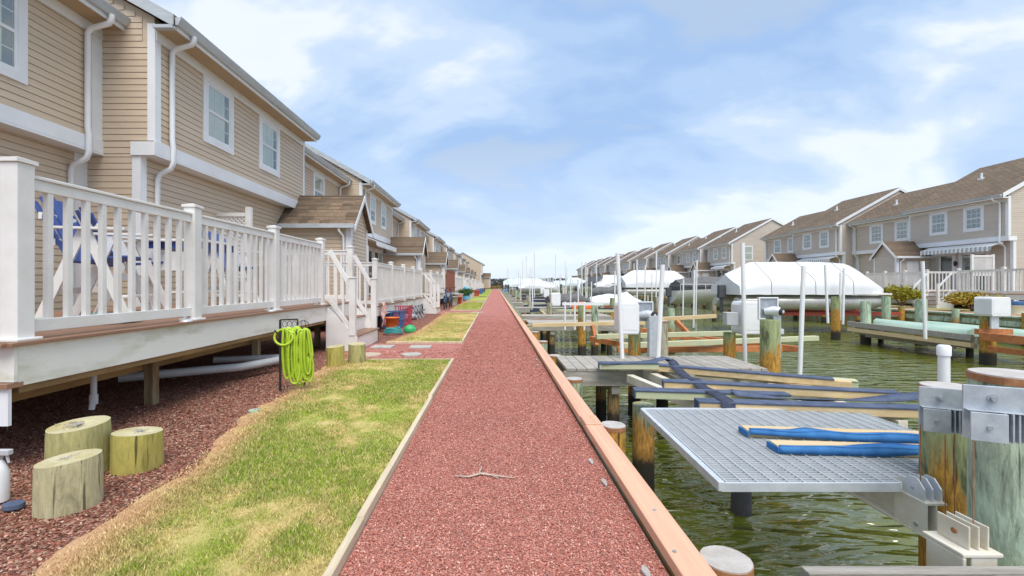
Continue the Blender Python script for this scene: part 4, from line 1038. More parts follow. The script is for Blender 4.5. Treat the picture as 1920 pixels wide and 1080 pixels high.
# right bank decks
RXD = 22.7
simple_deck(-1, RXD, XR+.2, 23.9, 27.9, .78, 'far bank deck with white railing beside the closet of the nearest far house', None, 4, 11)
rd2 = simple_deck(-1, RXD-.2, XR+.2, 16.2, 22.2, .78, 'far bank deck at the right edge with white railing and lattice screens', None, 4, 12)
st = thing('deck_stairs', (RXD, 22.4, 0), 'white wooden steps with handrails between the two nearest far bank decks', 'stairs')
stairs(st, RXD-.1, 22.45, 23.75, .78, -1, False, nst=4)
MB().box(RXD, XR+.2, 22.2, 23.9, .75, .78).build('landing', 'composite', st)
for i, y0 in enumerate((34.5, 50, 57.5, 68, 78, 88, 98, 108, 118)):
    simple_deck(-1, RXD, XR+.2, y0, y0+7.5, .78, f'white railed deck of the {ORD[i+1]} far bank house from the right edge', None, 4, 10)
for i, yy in enumerate((21.6, 19.6)):
    sct = thing('privacy_screen', (23.0+i, yy, .78), ['left', 'right'][i]+' of the two white lattice screens on the deck at the right edge', 'screen')
    x0 = 22.6+i*1.1; x1 = x0+1.0
    mb = MB(); mb.box(x0, x0+.08, yy-.04, yy+.04, .78, 2.62); mb.box(x1, x1+.08, yy-.04, yy+.04, .78, 2.62); mb.box(x0+.08, x1, yy-.03, yy+.03, 2.5, 2.58); mb.box(x0+.08, x1, yy-.03, yy+.03, 1.6, 1.66); mb.build('frame', 'vinyl', sct)
    mb = MB()
    for k in range(0, 22):
        for sg in (1, -1):
            u = k*.09; xa = x0+.08-.84+u; za, zb_ = (1.66, 2.5) if sg > 0 else (2.5, 1.66)
            ta = max(0, (x0+.08-xa)/.84); tb = min(1, (x1-xa)/.84)
            if tb <= ta: continue
            mb.bar((xa+.84*ta, yy+.006*sg, za+(zb_-za)*ta), (xa+.84*tb, yy+.006*sg, za+(zb_-za)*tb), .008, .032)
    mb.build('lattice', 'vinyl', sct)['kind'] = 'stuff'

# ------------------------------------------------------------------ deck furniture
def tall_chair(x, y, rz, label, grp='tall blue and white deck chairs'):
    t = bpy.data.objects.new('deck_chair', None); col.objects.link(t); t.location = (x, y, DZ); t.rotation_euler = (0, 0, rz)
    PW[t.name] = Vector((0, 0, 0)); t['label'] = label; t['category'] = 'chair'; t['group'] = grp
    def b_(name, m, bars, bev=.004):
        mb = MB()
        for p, q, w_, h_ in bars: mb.bar(p, q, w_, h_)
        return mb.build(name, m, t, bev)
    for sx in (-.28, .28):
        b_('leg', 'vinyl', [((sx, -.34, 0), (sx, .02, .92), .03, .085)]); b_('leg', 'vinyl', [((sx, .42, 0), (sx, .05, .92), .03, .085)])
        b_('arm', 'vinyl', [((sx*1.1, -.35, .94), (sx*1.1, .34, .94), .11, .025)])
    b_('footrest', 'vinyl', [((-.27, -.30, .24), (.27, -.30, .24), .10, .025)])
    b_('stretcher', 'vinyl', [((-.27, .33, .30), (.27, .33, .30), .025, .07), ((-.27, -.16, .45), (.27, -.16, .45), .025, .07)])
    for k in range(6): b_('seat_slat', 'blue_slat', [((-.26, -.30+.09*k, .66-.012*k), (.26, -.30+.09*k, .66-.012*k), .08, .022)])
    for k in range(5):
        u = (k-2)*.105; b_('back_slat', 'blue_slat', [((u*.9, .20, .60), (u*1.15, .48, 1.30-.03*abs(k-2)**1.6), .095, .022)])
    b_('back_rail', 'vinyl', [((-.26, .31, .80), (.26, .31, .80), .03, .07), ((-.28, .41, 1.06), (.28, .41, 1.06), .03, .07)])
    return t
mat('blue_slat', (.045, .08, .26), (.055, .10, .33), rough=.45, scale=3)
tall_chair(-4.25, 4.95, R(105), 'tall blue slatted deck chair with crossed white legs behind the nearest railing bay')
tall_chair(-4.75, 5.9, R(150), 'tall blue deck chair behind the first railing post, backed against the house')
tall_chair(-4.6, 7.9, R(70), 'tall blue deck chair behind the second railing bay, right of the white table')
tb = thing('deck_table', (-4.2, 6.3, DZ), 'high white deck table with a blue top edge behind the near railing', 'table')
box('tabletop', 'vinyl', tb, -4.65, -3.85, 5.95, 6.85, DZ+.93, DZ+.965, .008); box('apron', 'blue_slat', tb, -4.60, -3.90, 6.0, 6.8, DZ+.84, DZ+.928)
for a in (-4.58, -3.98):
    for b in (6.0, 6.72): box('leg', 'vinyl', tb, a, a+.08, b, b+.08, DZ, DZ+.84)
box('shelf', 'vinyl', tb, -4.5, -3.98, 6.08, 6.72, DZ+.25, DZ+.28)
box('stretcher', 'vinyl', tb, -4.5, -3.92, 6.02, 6.05, DZ+.55, DZ+.80)
hp = [(-3.72+(.20+.012*k/10)*math.cos(k*.35), 4.3+(.20+.012*k/10)*math.sin(k*.35), DZ+.015+.0007*k) for k in range(80)]
tag(MB().tube(hp, .012, 6).build('garden_hose', 'teal', None), 'coiled teal hose lying on the near deck floor', 'hose')
hp = [(-4.15+(.16+.01*k/10)*math.cos(k*.35), 3.95+(.16)*math.sin(k*.35), DZ+.015+.0007*k) for k in range(60)]
tag(MB().tube(hp, .012, 6).build('garden_hose', 'mint', None), 'coiled pale green hose on the near deck by the first balusters', 'hose')

# ------------------------------------------------------------------ clutter under and beside the left decks
def bucket(x, y, r, h, m, label, z=0, name='bucket'):
    t = thing(name, (x, y, z), label, name.replace('_', ' '))
    mb = MB(); n = 18; prof = [(r*.78, 0), (r, h), (r*1.06, h), (r*1.06, h-.02), (r*.96, h-.02), (r*.72, .02)]
    vs = [(x+math.cos(2*math.pi*k/n)*pr, y+math.sin(2*math.pi*k/n)*pr, z+pz) for pr, pz in prof for k in range(n)]
    mb.add(vs, [(i*n+k, i*n+(k+1) % n, (i+1)*n+(k+1) % n, (i+1)*n+k) for i in range(5) for k in range(n)], True)
    mb.add(vs[:n], [tuple(range(n))]); mb.build('tub', m, t)
    MB().tube([(x+r*1.05*math.cos(a), y-.02, z+h-.02-r*.9*math.sin(a)*.6) for a in [math.pi*i/10 for i in range(11)]], .006, 5).build('handle', 'black_iron', t)
    return t
def crate(x, y, w_, d, h, m, label, z=0):
    t = thing('basket', (x, y, z), label, 'basket'); mb = MB()
    for k in range(7):
        u = -w_/2+w_*k/6; mb.bar((x+u, y-d/2, z), (x+u*1.12, y-d/2*1.08, z+h), .02, .012); mb.bar((x+u, y+d/2, z), (x+u*1.12, y+d/2*1.08, z+h), .02, .012)
        v = -d/2+d*k/6; mb.bar((x-w_/2, y+v, z), (x-w_/2*1.1, y+v, z+h), .02, .012); mb.bar((x+w_/2, y+v, z), (x+w_/2*1.1, y+v, z+h), .02, .012)
    mb.build('side_slats', m, t)
    mb = MB()
    for zz2 in (.02, h*.5, h):
        s_ = 1+.1*zz2/h
        mb.box(x-w_/2*s_-.01, x+w_/2*s_+.01, y-d/2*s_-.012, y-d/2*s_+.005, z+zz2-.015, z+zz2+.015); mb.box(x-w_/2*s_-.01, x-w_/2*s_+.005, y-d/2*s_, y+d/2*s_, z+zz2-.015, z+zz2+.015); mb.box(x+w_/2*s_-.005, x+w_/2*s_+.01, y-d/2*s_, y+d/2*s_, z+zz2-.015, z+zz2+.015)
    mb.box(x-w_/2, x+w_/2, y-d/2, y+d/2, z, z+.012); mb.build('rim', m, t)
mb = MB(); pts = []
for i in range(9):
    for j in range(6):
        pts.append((-2.86+.03*math.sin(i*1.3+j)+.02, 11.45+.36*j/5, .74-.62*i/8))
mb.add(pts, [(i*6+j, i*6+j+1, (i+1)*6+j+1, (i+1)*6+j) for i in range(8) for j in range(5)], True)
o = mb.build('beach_towel', 'pink_cloth', None); sm = o.modifiers.new('t', 'SOLIDIFY'); sm.thickness = .012; tag(o, 'pink and cream patterned towel hanging over the second deck edge', 'towel')
bucket(-2.62, 11.6, .17, .36, 'orange_plastic', 'bright orange bucket on the ground beneath the hanging towel')
crate(-2.85, 12.7, .5, .55, .46, 'blue_plastic', 'blue slatted plastic basket under the second deck')
crate(-2.75, 13.6, .4, .55, .56, 'pink_plastic', 'tall pink slatted plastic basket under the second deck')
hp = [(-2.45+(.24-.001*k)*math.cos(k*.3), 10.95+(.2)*math.sin(k*.3), .02+.0016*k) for k in range(90)]
tag(MB().tube(hp, .014, 6).build('garden_hose', 'teal', None), 'teal hose coiled on the ground in front of the orange bucket', 'hose')
mb = MB(); n = 14
mb.tube([(-2.15, 11.5, .0), (-2.15, 11.5, .08), (-2.15, 11.5, .15), (-2.15, 11.5, .18)], [.14, .16, .10, .02], 14)
tag(mb.build('toy_boat', 'green_plastic', None), 'rounded green plastic tub toy beside the teal hose', 'toy')
mb = MB(); mb.tube([(-3.2, 14.6, .12), (-2.7, 15.6, .12)], .09, 12); tag(mb.build('drain_pipe', 'grey_pvc', None), 'short fat grey pipe lying under the second deck', 'pipe')
for i, yy in enumerate((15.6, 16.2, 16.8)):
    t = thing('folded_chair', (-2.9, yy, 0), f'{ORD[i]} grey folding garden chair stored under the second deck', 'chair', 'folding chairs under the second deck')
    mb = MB(); x = -2.75
    for q in (-.2, .2):
        mb.tube([(x-.1, yy+q, 0), (x+.05, yy+q, .5)], .012, 6); mb.tube([(x+.15, yy+q, 0), (x-.1, yy+q, .45)], .012, 6)
    mb.tube([(x+.05, yy-.2, .5), (x+.05, yy+.2, .5)], .012, 6); mb.build('frame', 'galv', t)
    box('seat', 'grey_canvas', t, x-.1, x+.15, yy-.19, yy+.19, .24, .27)
def bike(x, y, label):
    t = thing('bicycle', (x, y, 0), label, 'bicycle'); 
    for dy in (-.5, .5):
        c = (x, y+dy, .33); MB().tube([(c[0], c[1]+.32*math.cos(a), c[2]+.32*math.sin(a)) for a in [2*math.pi*k/20 for k in range(20)]], .022, 6, closed=True).build('wheel', 'black_iron', t)
    mb = MB(); 
    for p, q in (((0, -.5, .33), (0, -.05, .75)), ((0, -.05, .75), (0, .35, .78)), ((0, .35, .78), (0, .5, .33)), ((0, -.1, .33), (0, .35, .75)), ((0, -.5, .33), (0, -.1, .33)), ((0, -.1, .33), (0, -.18, .9)), ((0, .35, .75), (0, .3, 1.0))): mb.tube([(x+p[0], y+p[1], p[2]), (x+q[0], y+q[1], q[2])], .018, 6)
    mb.build('frame', 'blue_plastic', t); box('saddle', 'black_iron', t, x-.06, x+.06, y-.3, y-.06, .9, .94)
    MB().tube([(x-.26, y+.3, 1.0), (x+.26, y+.3, 1.02)], .016, 6).build('handlebar', 'black_iron', t)
bike(-2.45, 22.6, 'dark bicycle parked beside the deck before the red fence')
bike(-2.35, 24.2, 'second dark bicycle leaning nearer the red fence')
bucket(-2.4, 26.0, .3, .5, 'pile_cap', 'grey round tub beside the deck before the red fence', name='tub')
bucket(-2.3, 28.5, .25, .4, 'red_paint', 'dark red tub beside the deck with the red fence', name='tub')
bucket(-2.5, 31.0, .35, .55, 'pvc', 'whitish tub beyond the red fence', name='tub')
def shrub(x, y, z, rx, ry, rz_, n, c1, c2, label, name='shrub', trunk=True, ls=.05, seed=0, cat='shrub', group=None):
    r2 = np.random.default_rng(seed+5); t = thing(name, (x, y, z), label, cat, group)
    if trunk:
        mb = MB()
        for k in range(6):
            a = k*1.05; mb.tube([(x, y, z), (x+rx*.25*math.cos(a), y+ry*.25*math.sin(a), z+rz_*.5), (x+rx*.6*math.cos(a), y+ry*.6*math.sin(a), z+rz_*1.1)], [.04, .025, .01], 6)
        mb.build('trunk', 'bark', t)
    cl = r2.normal(size=(26, 3)); cl /= np.linalg.norm(cl, axis=1)[:, None]; cl[:, 2] = np.abs(cl[:, 2]); cl *= (.55+.45*r2.random((26, 1)))
    pick = r2.integers(0, 26, n); q = cl[pick]+r2.normal(size=(n, 3))*.17
    c = np.stack([x+q[:, 0]*rx, y+q[:, 1]*ry, z+rz_*.75+q[:, 2]*rz_*.7], -1)
    a = r2.normal(size=(n, 3)); a /= np.linalg.norm(a, axis=1)[:, None]; b = np.cross(a, r2.normal(size=(n, 3))); b /= np.linalg.norm(b, axis=1)[:, None]
    s_ = ls*(.6+.8*r2.random((n, 1))); V = np.stack([c-a*s_, c-b*s_*.5, c+a*s_, c+b*s_*.5], 1).reshape(-1, 3)
    tt = (r2.random((26, 1))*.6)[pick]+.4*r2.random((n, 1)); cc = np.array(c1)*(1-tt)+np.array(c2)*tt
    fast_mesh('crown', V, np.arange(4*n).reshape(-1, 4), 4, 'leafmat', np.repeat(cc, 4, 0), t)
shrub(-2.1, 33.5, 0, .55, .7, .6, 1500, (.03, .09, .02), (.07, .16, .04), 'round dark green shrub beside the path past the red fence', trunk=False)
t = thing('beach_ball', (-2.2, 36, 0), 'light blue domed lid beside the green shrub along the left decks', 'ball')
mb = MB(); mb.tube([(-2.25, 36, z) for z in (.35, .6, .85, 1.0, 1.05)], [.34, .36, .28, .14, .02], 16); mb.tube([(-2.25, 36, 0), (-2.25, 36, .35)], .3, 14); mb.build('shell', 'sky_plastic', t)
for i, (x, y, m_, nm) in enumerate([(-2.2, 39.5, 'pile_cap', 'grey'), (-2.0, 46, 'red_paint', 'red'), (-2.1, 49, 'red_paint', 'dark red'), (-2.0, 56, 'blue_plastic', 'blue'), (-1.9, 60, 'blue_plastic', 'deep blue'), (-2.1, 64, 'dark_canvas', 'black'), (-1.9, 70, 'dark_canvas', 'charcoal')]):
    t = thing('storage_bin', (x, y, 0), f'{nm} storage bin along the distant left decks', 'bin')
    mb = MB(); mb.prism([(x-.35, 0), (x+.35, 0), (x+.42, .5), (x-.42, .5)], 'y', y-.5, y+.5); mb.build('body', m_, t, .02); MB().prism([(x-.45, .5), (x+.45, .5), (x+.38, .6), (x-.38, .6)], 'y', y-.53, y+.53).build('lid', m_, t, .02)

# ------------------------------------------------------------------ near water side: docks
def finger_dock(x0, x1, y0, y1, z, label, planks=True, m='grey_wood', grp='finger docks on the near bank', supports=True):
    t = thing('dock', (x0, y0, z), label, 'dock', grp)
    if planks:
        w_ = .14; x = x0; k = 0; 
        while x < x1-.02:
            MB().box(x, min(x+w_-.008, x1), y0+random.uniform(-.012, .0), y1+random.uniform(0, .012), z-.04, z+random.uniform(-.002, .002)).build('plank', m, t, .003)
            x += w_; k += 1
    else: MB().box(x0, x1, y0, y1, z-.04, z).build('planks', m, t)
    for yy in (y0, y1-.05): MB().box(x0-.03, x1+.03, yy, yy+.05, z-.24, z-.042).build('stringer', m, t)
    if supports:
        for xx in (x0+.25*(x1-x0), x0+.85*(x1-x0)):
            MB().box(xx-.06, xx+.06, y0+.03, y1-.03, z-.36, z-.241).build('cross_beam', m, t)
            for yy in (y0+.18, y1-.18): MB().tube([(xx, yy, -1.7), (xx, yy, z-.361)], .085, 12).build('support_pile', 'pile_weathered', t)
    return t
finger_dock(.98, 3.72, 6.22, 7.32, .05, 'weathered grey finger dock in the middle distance, running out from the near bulkhead')
# dock 0 at the bottom right
d0 = thing('dock', (1.25, 1.3, 0), 'weathered grey dock edge at the very bottom right corner', 'dock')
for k in range(24): MB().box(1.28+.14*k, 1.28+.14*k+.132, .75, 1.80+random.uniform(-.004, .004), .01, .047).build('plank', 'grey_wood', d0, .003)
box('stringer', 'grey_wood', d0, 1.25, 4.6, 1.81, 1.86, -.16, .05, .004); box('stringer', 'grey_wood', d0, 1.25, 4.6, .72, .76, -.16, .009)

# ------------------------------------------------------------------ big near piles, hardware
pile(2.62, 2.62, .132, .605, 'pile_orange', 'tall orange stained pile with galvanized bracket, left of the two big near piles', n=32)
pile(2.42, 2.12, .155, .775, 'pile_pale', 'big pale green pile at the right edge with galvanized bracket', n=36)
def bracket(cx_, cy_, z0, w_, h, ang, label):
    """bolted plate pair with stand-off channel"""
    t = bpy.data.objects.new('pile_bracket', None); col.objects.link(t); t.location = (cx_, cy_, z0); t.rotation_euler = (0, 0, ang); PW[t.name] = Vector((0, 0, 0))
    t['label'] = label; t['category'] = 'bracket'
    MB().box(-w_/2, w_/2, -.006, .006, -h/2, h/2).build('back_plate', 'galv_mid', t, .002)
    MB().box(-w_*.50, w_*.10, -.075, -.067, -h*.46, h*.06).build('front_plate', 'galv_mid', t, .002)
    mb = MB()
    for k in range(4): xk = w_*.09+w_*.12*k; mb.box(xk, xk+.006, -.066+.012*k, -.0065, -h*.47, h*.05)
    mb.build('web_plates', 'galv_mid', t, .001)
    mb = MB(); mb.tube([(-w_*.02, -.0065, h*.28), (-w_*.02, -.03, h*.28)], .011, 6); mb.tube([(-w_*.02, -.0065, h*.28), (-w_*.02, -.011, h*.28)], .018, 12); mb.build('bolt', 'galv_dark', t); mb = MB(); mb.tube([(-w_*.20, -.075, -h*.2), (-w_*.20, -.086, -h*.2)], .010, 6)
    mb.build('bolt', 'galv_dark', t)
    MB().box(-w_*.48, w_*.45, -.045, -.0065, h*.055, h*.06).build('top_plate', 'galv_mid', t)
bracket(2.40, 2.45, .525, .18, .235, R(-28), 'galvanized bolted bracket on the orange stained near pile')
bracket(2.16, 1.975, .64, .195, .235, R(-26), 'large galvanized bolted bracket on the big pale green pile at right')
def cable(p, q, label, r=.0028):
    t = MB().tube([p, q], r, 6).build('hoist_cable', 'rust_band', None); tag(t, label, 'cable')
cable((2.31, 2.47, .44), (2.31, 2.47, .13), 'thin steel cable from the left bracket down to the platform lug')
cable((2.05, 1.95, .54), (2.05, 1.95, .17), 'thin steel cable in front of the right pile, down to the cream lug')
cable((2.335, 2.36, .42), (2.335, 2.36, -.9), 'thin rusty cable hanging along the orange pile')
cable((2.46, 2.435, .52), (2.46, 2.435, -.9), 'thin rusty cable between the two big near piles')

# aluminium platform: frame, grating, lug
lf = thing('jetski_platform', (1.3, 2.42, .05), 'galvanized grating lift platform over the water at right, front', 'platform')
GX0, GX1, GY0, GY1, GZ = 1.30, 3.25, 2.545, 4.05, .09
cA = Vector((1.205, GY0, 0)); 
def gx_left(y): return 1.265+(y-GY0)/(GY1-GY0)*.045
mb = MB(); mb.bar((gx_left(GY0), GY0, GZ-.024), (2.27, GY0, GZ-.024), .012, .052); mb.build('edge_bar', 'galv', lf, .002)
mb = MB(); mb.bar((gx_left(GY1), GY1, GZ-.02), (3.2, GY1, GZ-.02), .05, .05); mb.build('edge_bar', 'galv', lf, .002)
mb = MB(); mb.bar((gx_left(GY0)-.0, GY0-.006, GZ-.02), (gx_left(GY1), GY1, GZ-.02), .035, .052); mb.build('edge_bar', 'galv', lf, .002)
mb = MB()
y = GY0+.03
while y < GY1-.03: mb.box(gx_left(y)+.02, 2.27 if y < 2.62 else 3.2, y-.0025, y+.0025, GZ-.028, GZ-.002); y += .033
o = mb.build('bearing_bars', 'galv', lf); o['kind'] = 'stuff'
mb = MB(); k = 0
x = 1.27
while x < 3.2:
    ya = GY0+.007; yb = GY1-.03
    xs_ = x+.10*(0)
    mb.bar((x+.03, ya, GZ), (x+.07, yb, GZ), .006, .006); x += .088
o = mb.build('cross_bars', 'galv', lf); o['kind'] = 'stuff'
# I-beams under the platform
for k, (bx0, dx) in enumerate(((2.34, -.02),)):
    mb = MB(); y0b, y1b = 2.41, 6.4; zt = .032; zb = -.145
    mb.bar((bx0, y0b, zt), (bx0+dx, y1b, zt), .11, .012); mb.bar((bx0, y0b, zb), (bx0+dx, y1b, zb), .11, .012); mb.bar((bx0, y0b, (zt+zb)/2), (bx0+dx, y1b, (zt+zb)/2), .010, zt-zb-.012)
    mb.box(bx0-.052, bx0-.044, y0b+.003, y0b+.20, zb+.007, zt-.007)
    mb.build('i_beam', 'cream_steel', lf, .001)
    mb = MB(); 
    for q in (-.045, .0, .045):
        mb.add(*(lambda a: ([(bx0+q-.004, y0b+.02, zt+.007), (bx0+q-.004, y0b+.15, zt+.007), (bx0+q-.004, y0b+.15, zt+.07), (bx0+q-.004, y0b+.11, zt+.115), (bx0+q-.004, y0b+.06, zt+.115), (bx0+q-.004, y0b+.02, zt+.07),
                              (bx0+q+.004, y0b+.02, zt+.007), (bx0+q+.004, y0b+.15, zt+.007), (bx0+q+.004, y0b+.15, zt+.07), (bx0+q+.004, y0b+.11, zt+.115), (bx0+q+.004, y0b+.06, zt+.115), (bx0+q+.004, y0b+.02, zt+.07)],
                             [(0, 1, 2, 3, 4, 5), (11, 10, 9, 8, 7, 6)]+[(i, (i+1) % 6, 6+(i+1) % 6, 6+i) for i in range(6)]))(0))
    mb.build('lug', 'galv', lf)
    mb = MB(); mb.tube([(bx0-.055, y0b+.085, zt+.055), (bx0+.055, y0b+.085, zt+.055)], .008, 8); mb.build('bolt', 'galv_dark', lf); mb = MB(); mb.tube([(bx0-.062, y0b+.06, -.10), (bx0-.045, y0b+.06, -.10)], .010, 6); mb.build('bolt', 'galv_dark', lf)
# cream lug of the next lift
cl_ = thing('lift_beam', (1.95, 1.95, .1), 'cream painted lift beam end with triple lug, low at the bottom right', 'lift beam')
mb = MB()
for q in (-.04, .0, .04):
    mb.prism([(2.04+q, .075), (2.04+q+.008, .075), (2.04+q+.008, .175), (2.04+q, .175)], 'y', 1.92, 2.06)
mb.build('lug', 'cream_steel', cl_, .004)
mb = MB(); mb.box(1.95, 2.12, 1.895, 2.08, .058, .075); mb.box(1.95, 1.965, 1.895, 2.06, -.12, .057); mb.box(1.99, 2.10, 1.90, 1.915, -.1, .057); mb.build('beam', 'cream_steel', cl_, .004)
mb = MB(); mb.tube([(1.993, 1.98, .13), (2.0, 1.98, .13)], .012, 8); mb.build('bolt', 'rust_band', cl_)
# dark steel pile under platform
pile(2.30, 4.25, .085, .02, 'dark_pile' if 'dark_pile' in MATS else 'dark_canvas', 'dark slim pile under the grating platform', cap=False, n=14)
pile(1.55, 4.75, .11, -.05, 'pile_green', 'submerged looking green pile left of the grating platform', cap=False, n=14)
pile(2.38, 7.75, .10, -.2, 'pile_weathered', 'dark pile stub standing below the weathered dock', cap=False, n=14)
pv = thing('pvc_post', (2.98, 3.0, -1.2), 'white plastic post with a round cap behind the orange stained pile', 'post')
MB().tube([(2.96, 3.0, -1.2), (2.96, 3.0, .73)], .031, 18).build('pipe', 'pvc', pv); MB().tube([(2.96, 3.0, .731), (2.96, 3.0, .79), (2.96, 3.0, .80)], [.037, .037, .028], 18).build('cap', 'pvc', pv)

# blue carpeted boards lying on the grating
def wavy(mb, pts_top, pts_bot):
    n = len(pts_top); vs = list(pts_top)+list(pts_bot); mb.add(vs, [(i, i+1, n+i+1, n+i) for i in range(n-1)], True)
def blue_board(x0, x1, y0, y1, label, seed, peel):
    rr = random.Random(seed); a = Vector((x0, y0, GZ)); b = Vector((x1, y1, GZ)); t = thing('carpeted_board', (x0, y0, GZ), label, 'board', 'blue carpeted bunk boards on the grating')
    mb = MB(); mb.bar(a+Vector((0, 0, .027)), b+Vector((0, 0, .027)), .12, .050); mb.build('timber', 'pine', t, .004)
    mb = MB(); N = 44; tp = []; bt_ = []; t2 = []; b2 = []
    for i in range(N):
        f_ = i/(N-1); c = a+(b-a)*f_; k = peel(f_)
        tp.append(c+Vector((0, -.062-.004-.008*k[1], .056+.006*math.sin(f_*17+seed)*k[1]))); bt_.append(c+Vector((0, -.063-.02*k[1], .004+.045*(1-k[0]))))
        t2.append(c+Vector((0, -.062+.12*k[2], .0555+.008*k[1]*math.sin(f_*9+seed)))); b2.append(tp[-1])
    wavy(mb, t2, b2); wavy(mb, tp, bt_)
    o = mb.build('carpet', 'blue_carpet', t); so_ = o.modifiers.new('s', 'SOLIDIFY'); so_.thickness = .006; so_.offset = 1
    # folded back tongue at the end
    mb = MB(); mb.box(x0-.012, x0-.002, y0-.07, y0+.06, GZ+.004, GZ+.045); mb.build('carpet', 'blue_carpet', t, .003)
blue_board(1.84, 3.10, 3.36, 3.22, 'rear blue carpeted board on the grating, its carpet peeled back at the left end', 1, lambda f: (.45+.55*min(1, f*2), 1, .04+.86*math.exp(-((f-.36)/.11)**2)+.10*max(0, f-.5)))
blue_board(1.86, 2.95, 3.04, 2.95, 'front blue carpeted board on the grating, bare wood at its left end', 4, lambda f: (1-1.0*max(0, (f-.60)/.40), .5, .04+.80*max(0, min(1, (f-.36)*3.2))*(1-.55*max(0, f-.75)/.25)))

# bunk boards behind the grating with navy carpet
def bunk(x0, y0, x1, y1, z0, z1, label, woodm='pine', carpet='navy_carpet', full=1, w_=.12):
    a = Vector((x0, y0, z0)); b = Vector((x1, y1, z1)); t = thing('bunk_board', a, label, 'board', 'carpeted bunk boards of the near lift')
    MB().bar(a, b, w_, .07).build('timber', woodm, t, .004)
    e = a+(b-a)*full; up = Vector((0, 0, .045)); s_ = (b-a).normalized()*.012
    mb = MB(); mb.bar(a-s_+up, e+up, w_+.02, .016); mb.bar(a-s_*1.0+Vector((0, 0, .0)), a-s_*.2, w_+.02, .074); o = mb.build('carpet', carpet, t, .004)
    return t
bunk(2.0, 6.12, 3.95, 5.05, .09, .09, 'longest far bunk board with slate blue carpet, behind the grating', full=.93)
bunk(2.6, 5.9, 4.15, 5.22, .05, .05, 'bare pale green board just behind the far bunk board', 'pine_green', 'pine_green')
bunk(1.87, 5.05, 3.98, 4.50, .09, .09, 'second bunk board behind the grating with slate blue carpet')
bunk(1.42, 4.62, 2.85, 4.42, .09, .09, 'green edged bunk board starting furthest left near the bulkhead', 'pine_green')
bunk(1.86, 4.18, 3.75, 3.93, .09, .09, 'bunk board closest to the grating with slate blue carpet')
bunk(1.40, 6.12, 2.15, 6.0, .10, .12, 'short green bunk board end in front of the weathered dock', 'pine_green')
# loose curling strip
mb = MB(); N = 30; tp = []; bt_ = []
for i in range(N):
    f_ = i/(N-1); x = 2.3+1.6*f_; y = 4.40-.30*f_; z = .15-.05*math.sin(f_*math.pi)+.05*f_*f_
    tp.append((x, y+.05, z+.02*math.cos(f_*7))); bt_.append((x, y-.05, z-.02*math.cos(f_*7)))
wavy(mb, tp, bt_); o = mb.build('carpet_strip', 'navy_carpet', None); s_ = o.modifiers.new('s', 'SOLIDIFY'); s_.thickness = .008
tag(o, 'loose curling navy carpet strip between the bunk boards', 'carpet strip')
# strap
mb = MB(); tp = []; bt_ = []
P_ = [(2.42, 6.35, .16), (2.38, 6.1, .165), (2.32, 5.8, .13), (2.27, 5.4, .10), (2.22, 5.05, .150), (2.18, 4.8, .12), (2.13, 4.45, .150), (2.10, 4.15, .152), (2.09, 4.08, .145), (2.09, 4.06, .10), (2.09, 4.055, .04)]
for p in P_:
    tp.append((p[0]-.065, p[1]-.01, p[2])); bt_.append((p[0]+.065, p[1]+.01, p[2]))
wavy(mb, tp, bt_); o = mb.build('strap', 'black_strap', None); s_ = o.modifiers.new('s', 'SOLIDIFY'); s_.thickness = .008
tag(o, 'wide dark strap draped across the bunk boards behind the grating', 'strap')
mb = MB(); tp = []; bt_ = []
for x, y, z in ((1.42, 6.1, .155), (1.8, 6.08, .15), (2.1, 6.12, .17), (2.3, 6.18, .21), (2.44, 6.3, .17)):
    tp.append((x, y+.07, z)); bt_.append((x, y-.07, z-.01))
wavy(mb, tp, bt_); o = mb.build('carpet_strip', 'navy_carpet', None); s_ = o.modifiers.new('s', 'SOLIDIFY'); s_.thickness = .008
tag(o, 'navy carpet flap lifting up from the far bunk boards beside the dock', 'carpet strip')
cr_ = thing('lift_cradle', (2.2, 4.0, 0), 'pale timber and steel cradle frame under the near bunk boards', 'cradle')
for p, q in (((2.05, 6.4, -.02), (2.3, 3.9, -.02)), ((3.3, 6.4, -.02), (3.5, 3.9, -.02)), ((1.75, 5.9, -.02), (2.1, 4.1, -.02))):
    MB().bar(p, q, .09, .10).build('cross_beam', 'cream_steel', cr_, .004)
MB().bar((2.6, 4.9, .0), (3.6, 5.6, .0), .06, .06).build('brace', 'cream_steel', cr_); MB().bar((3.3, 5.5, .03), (4.0, 4.6, .03), .06, .04).build('brace', 'pine', cr_)

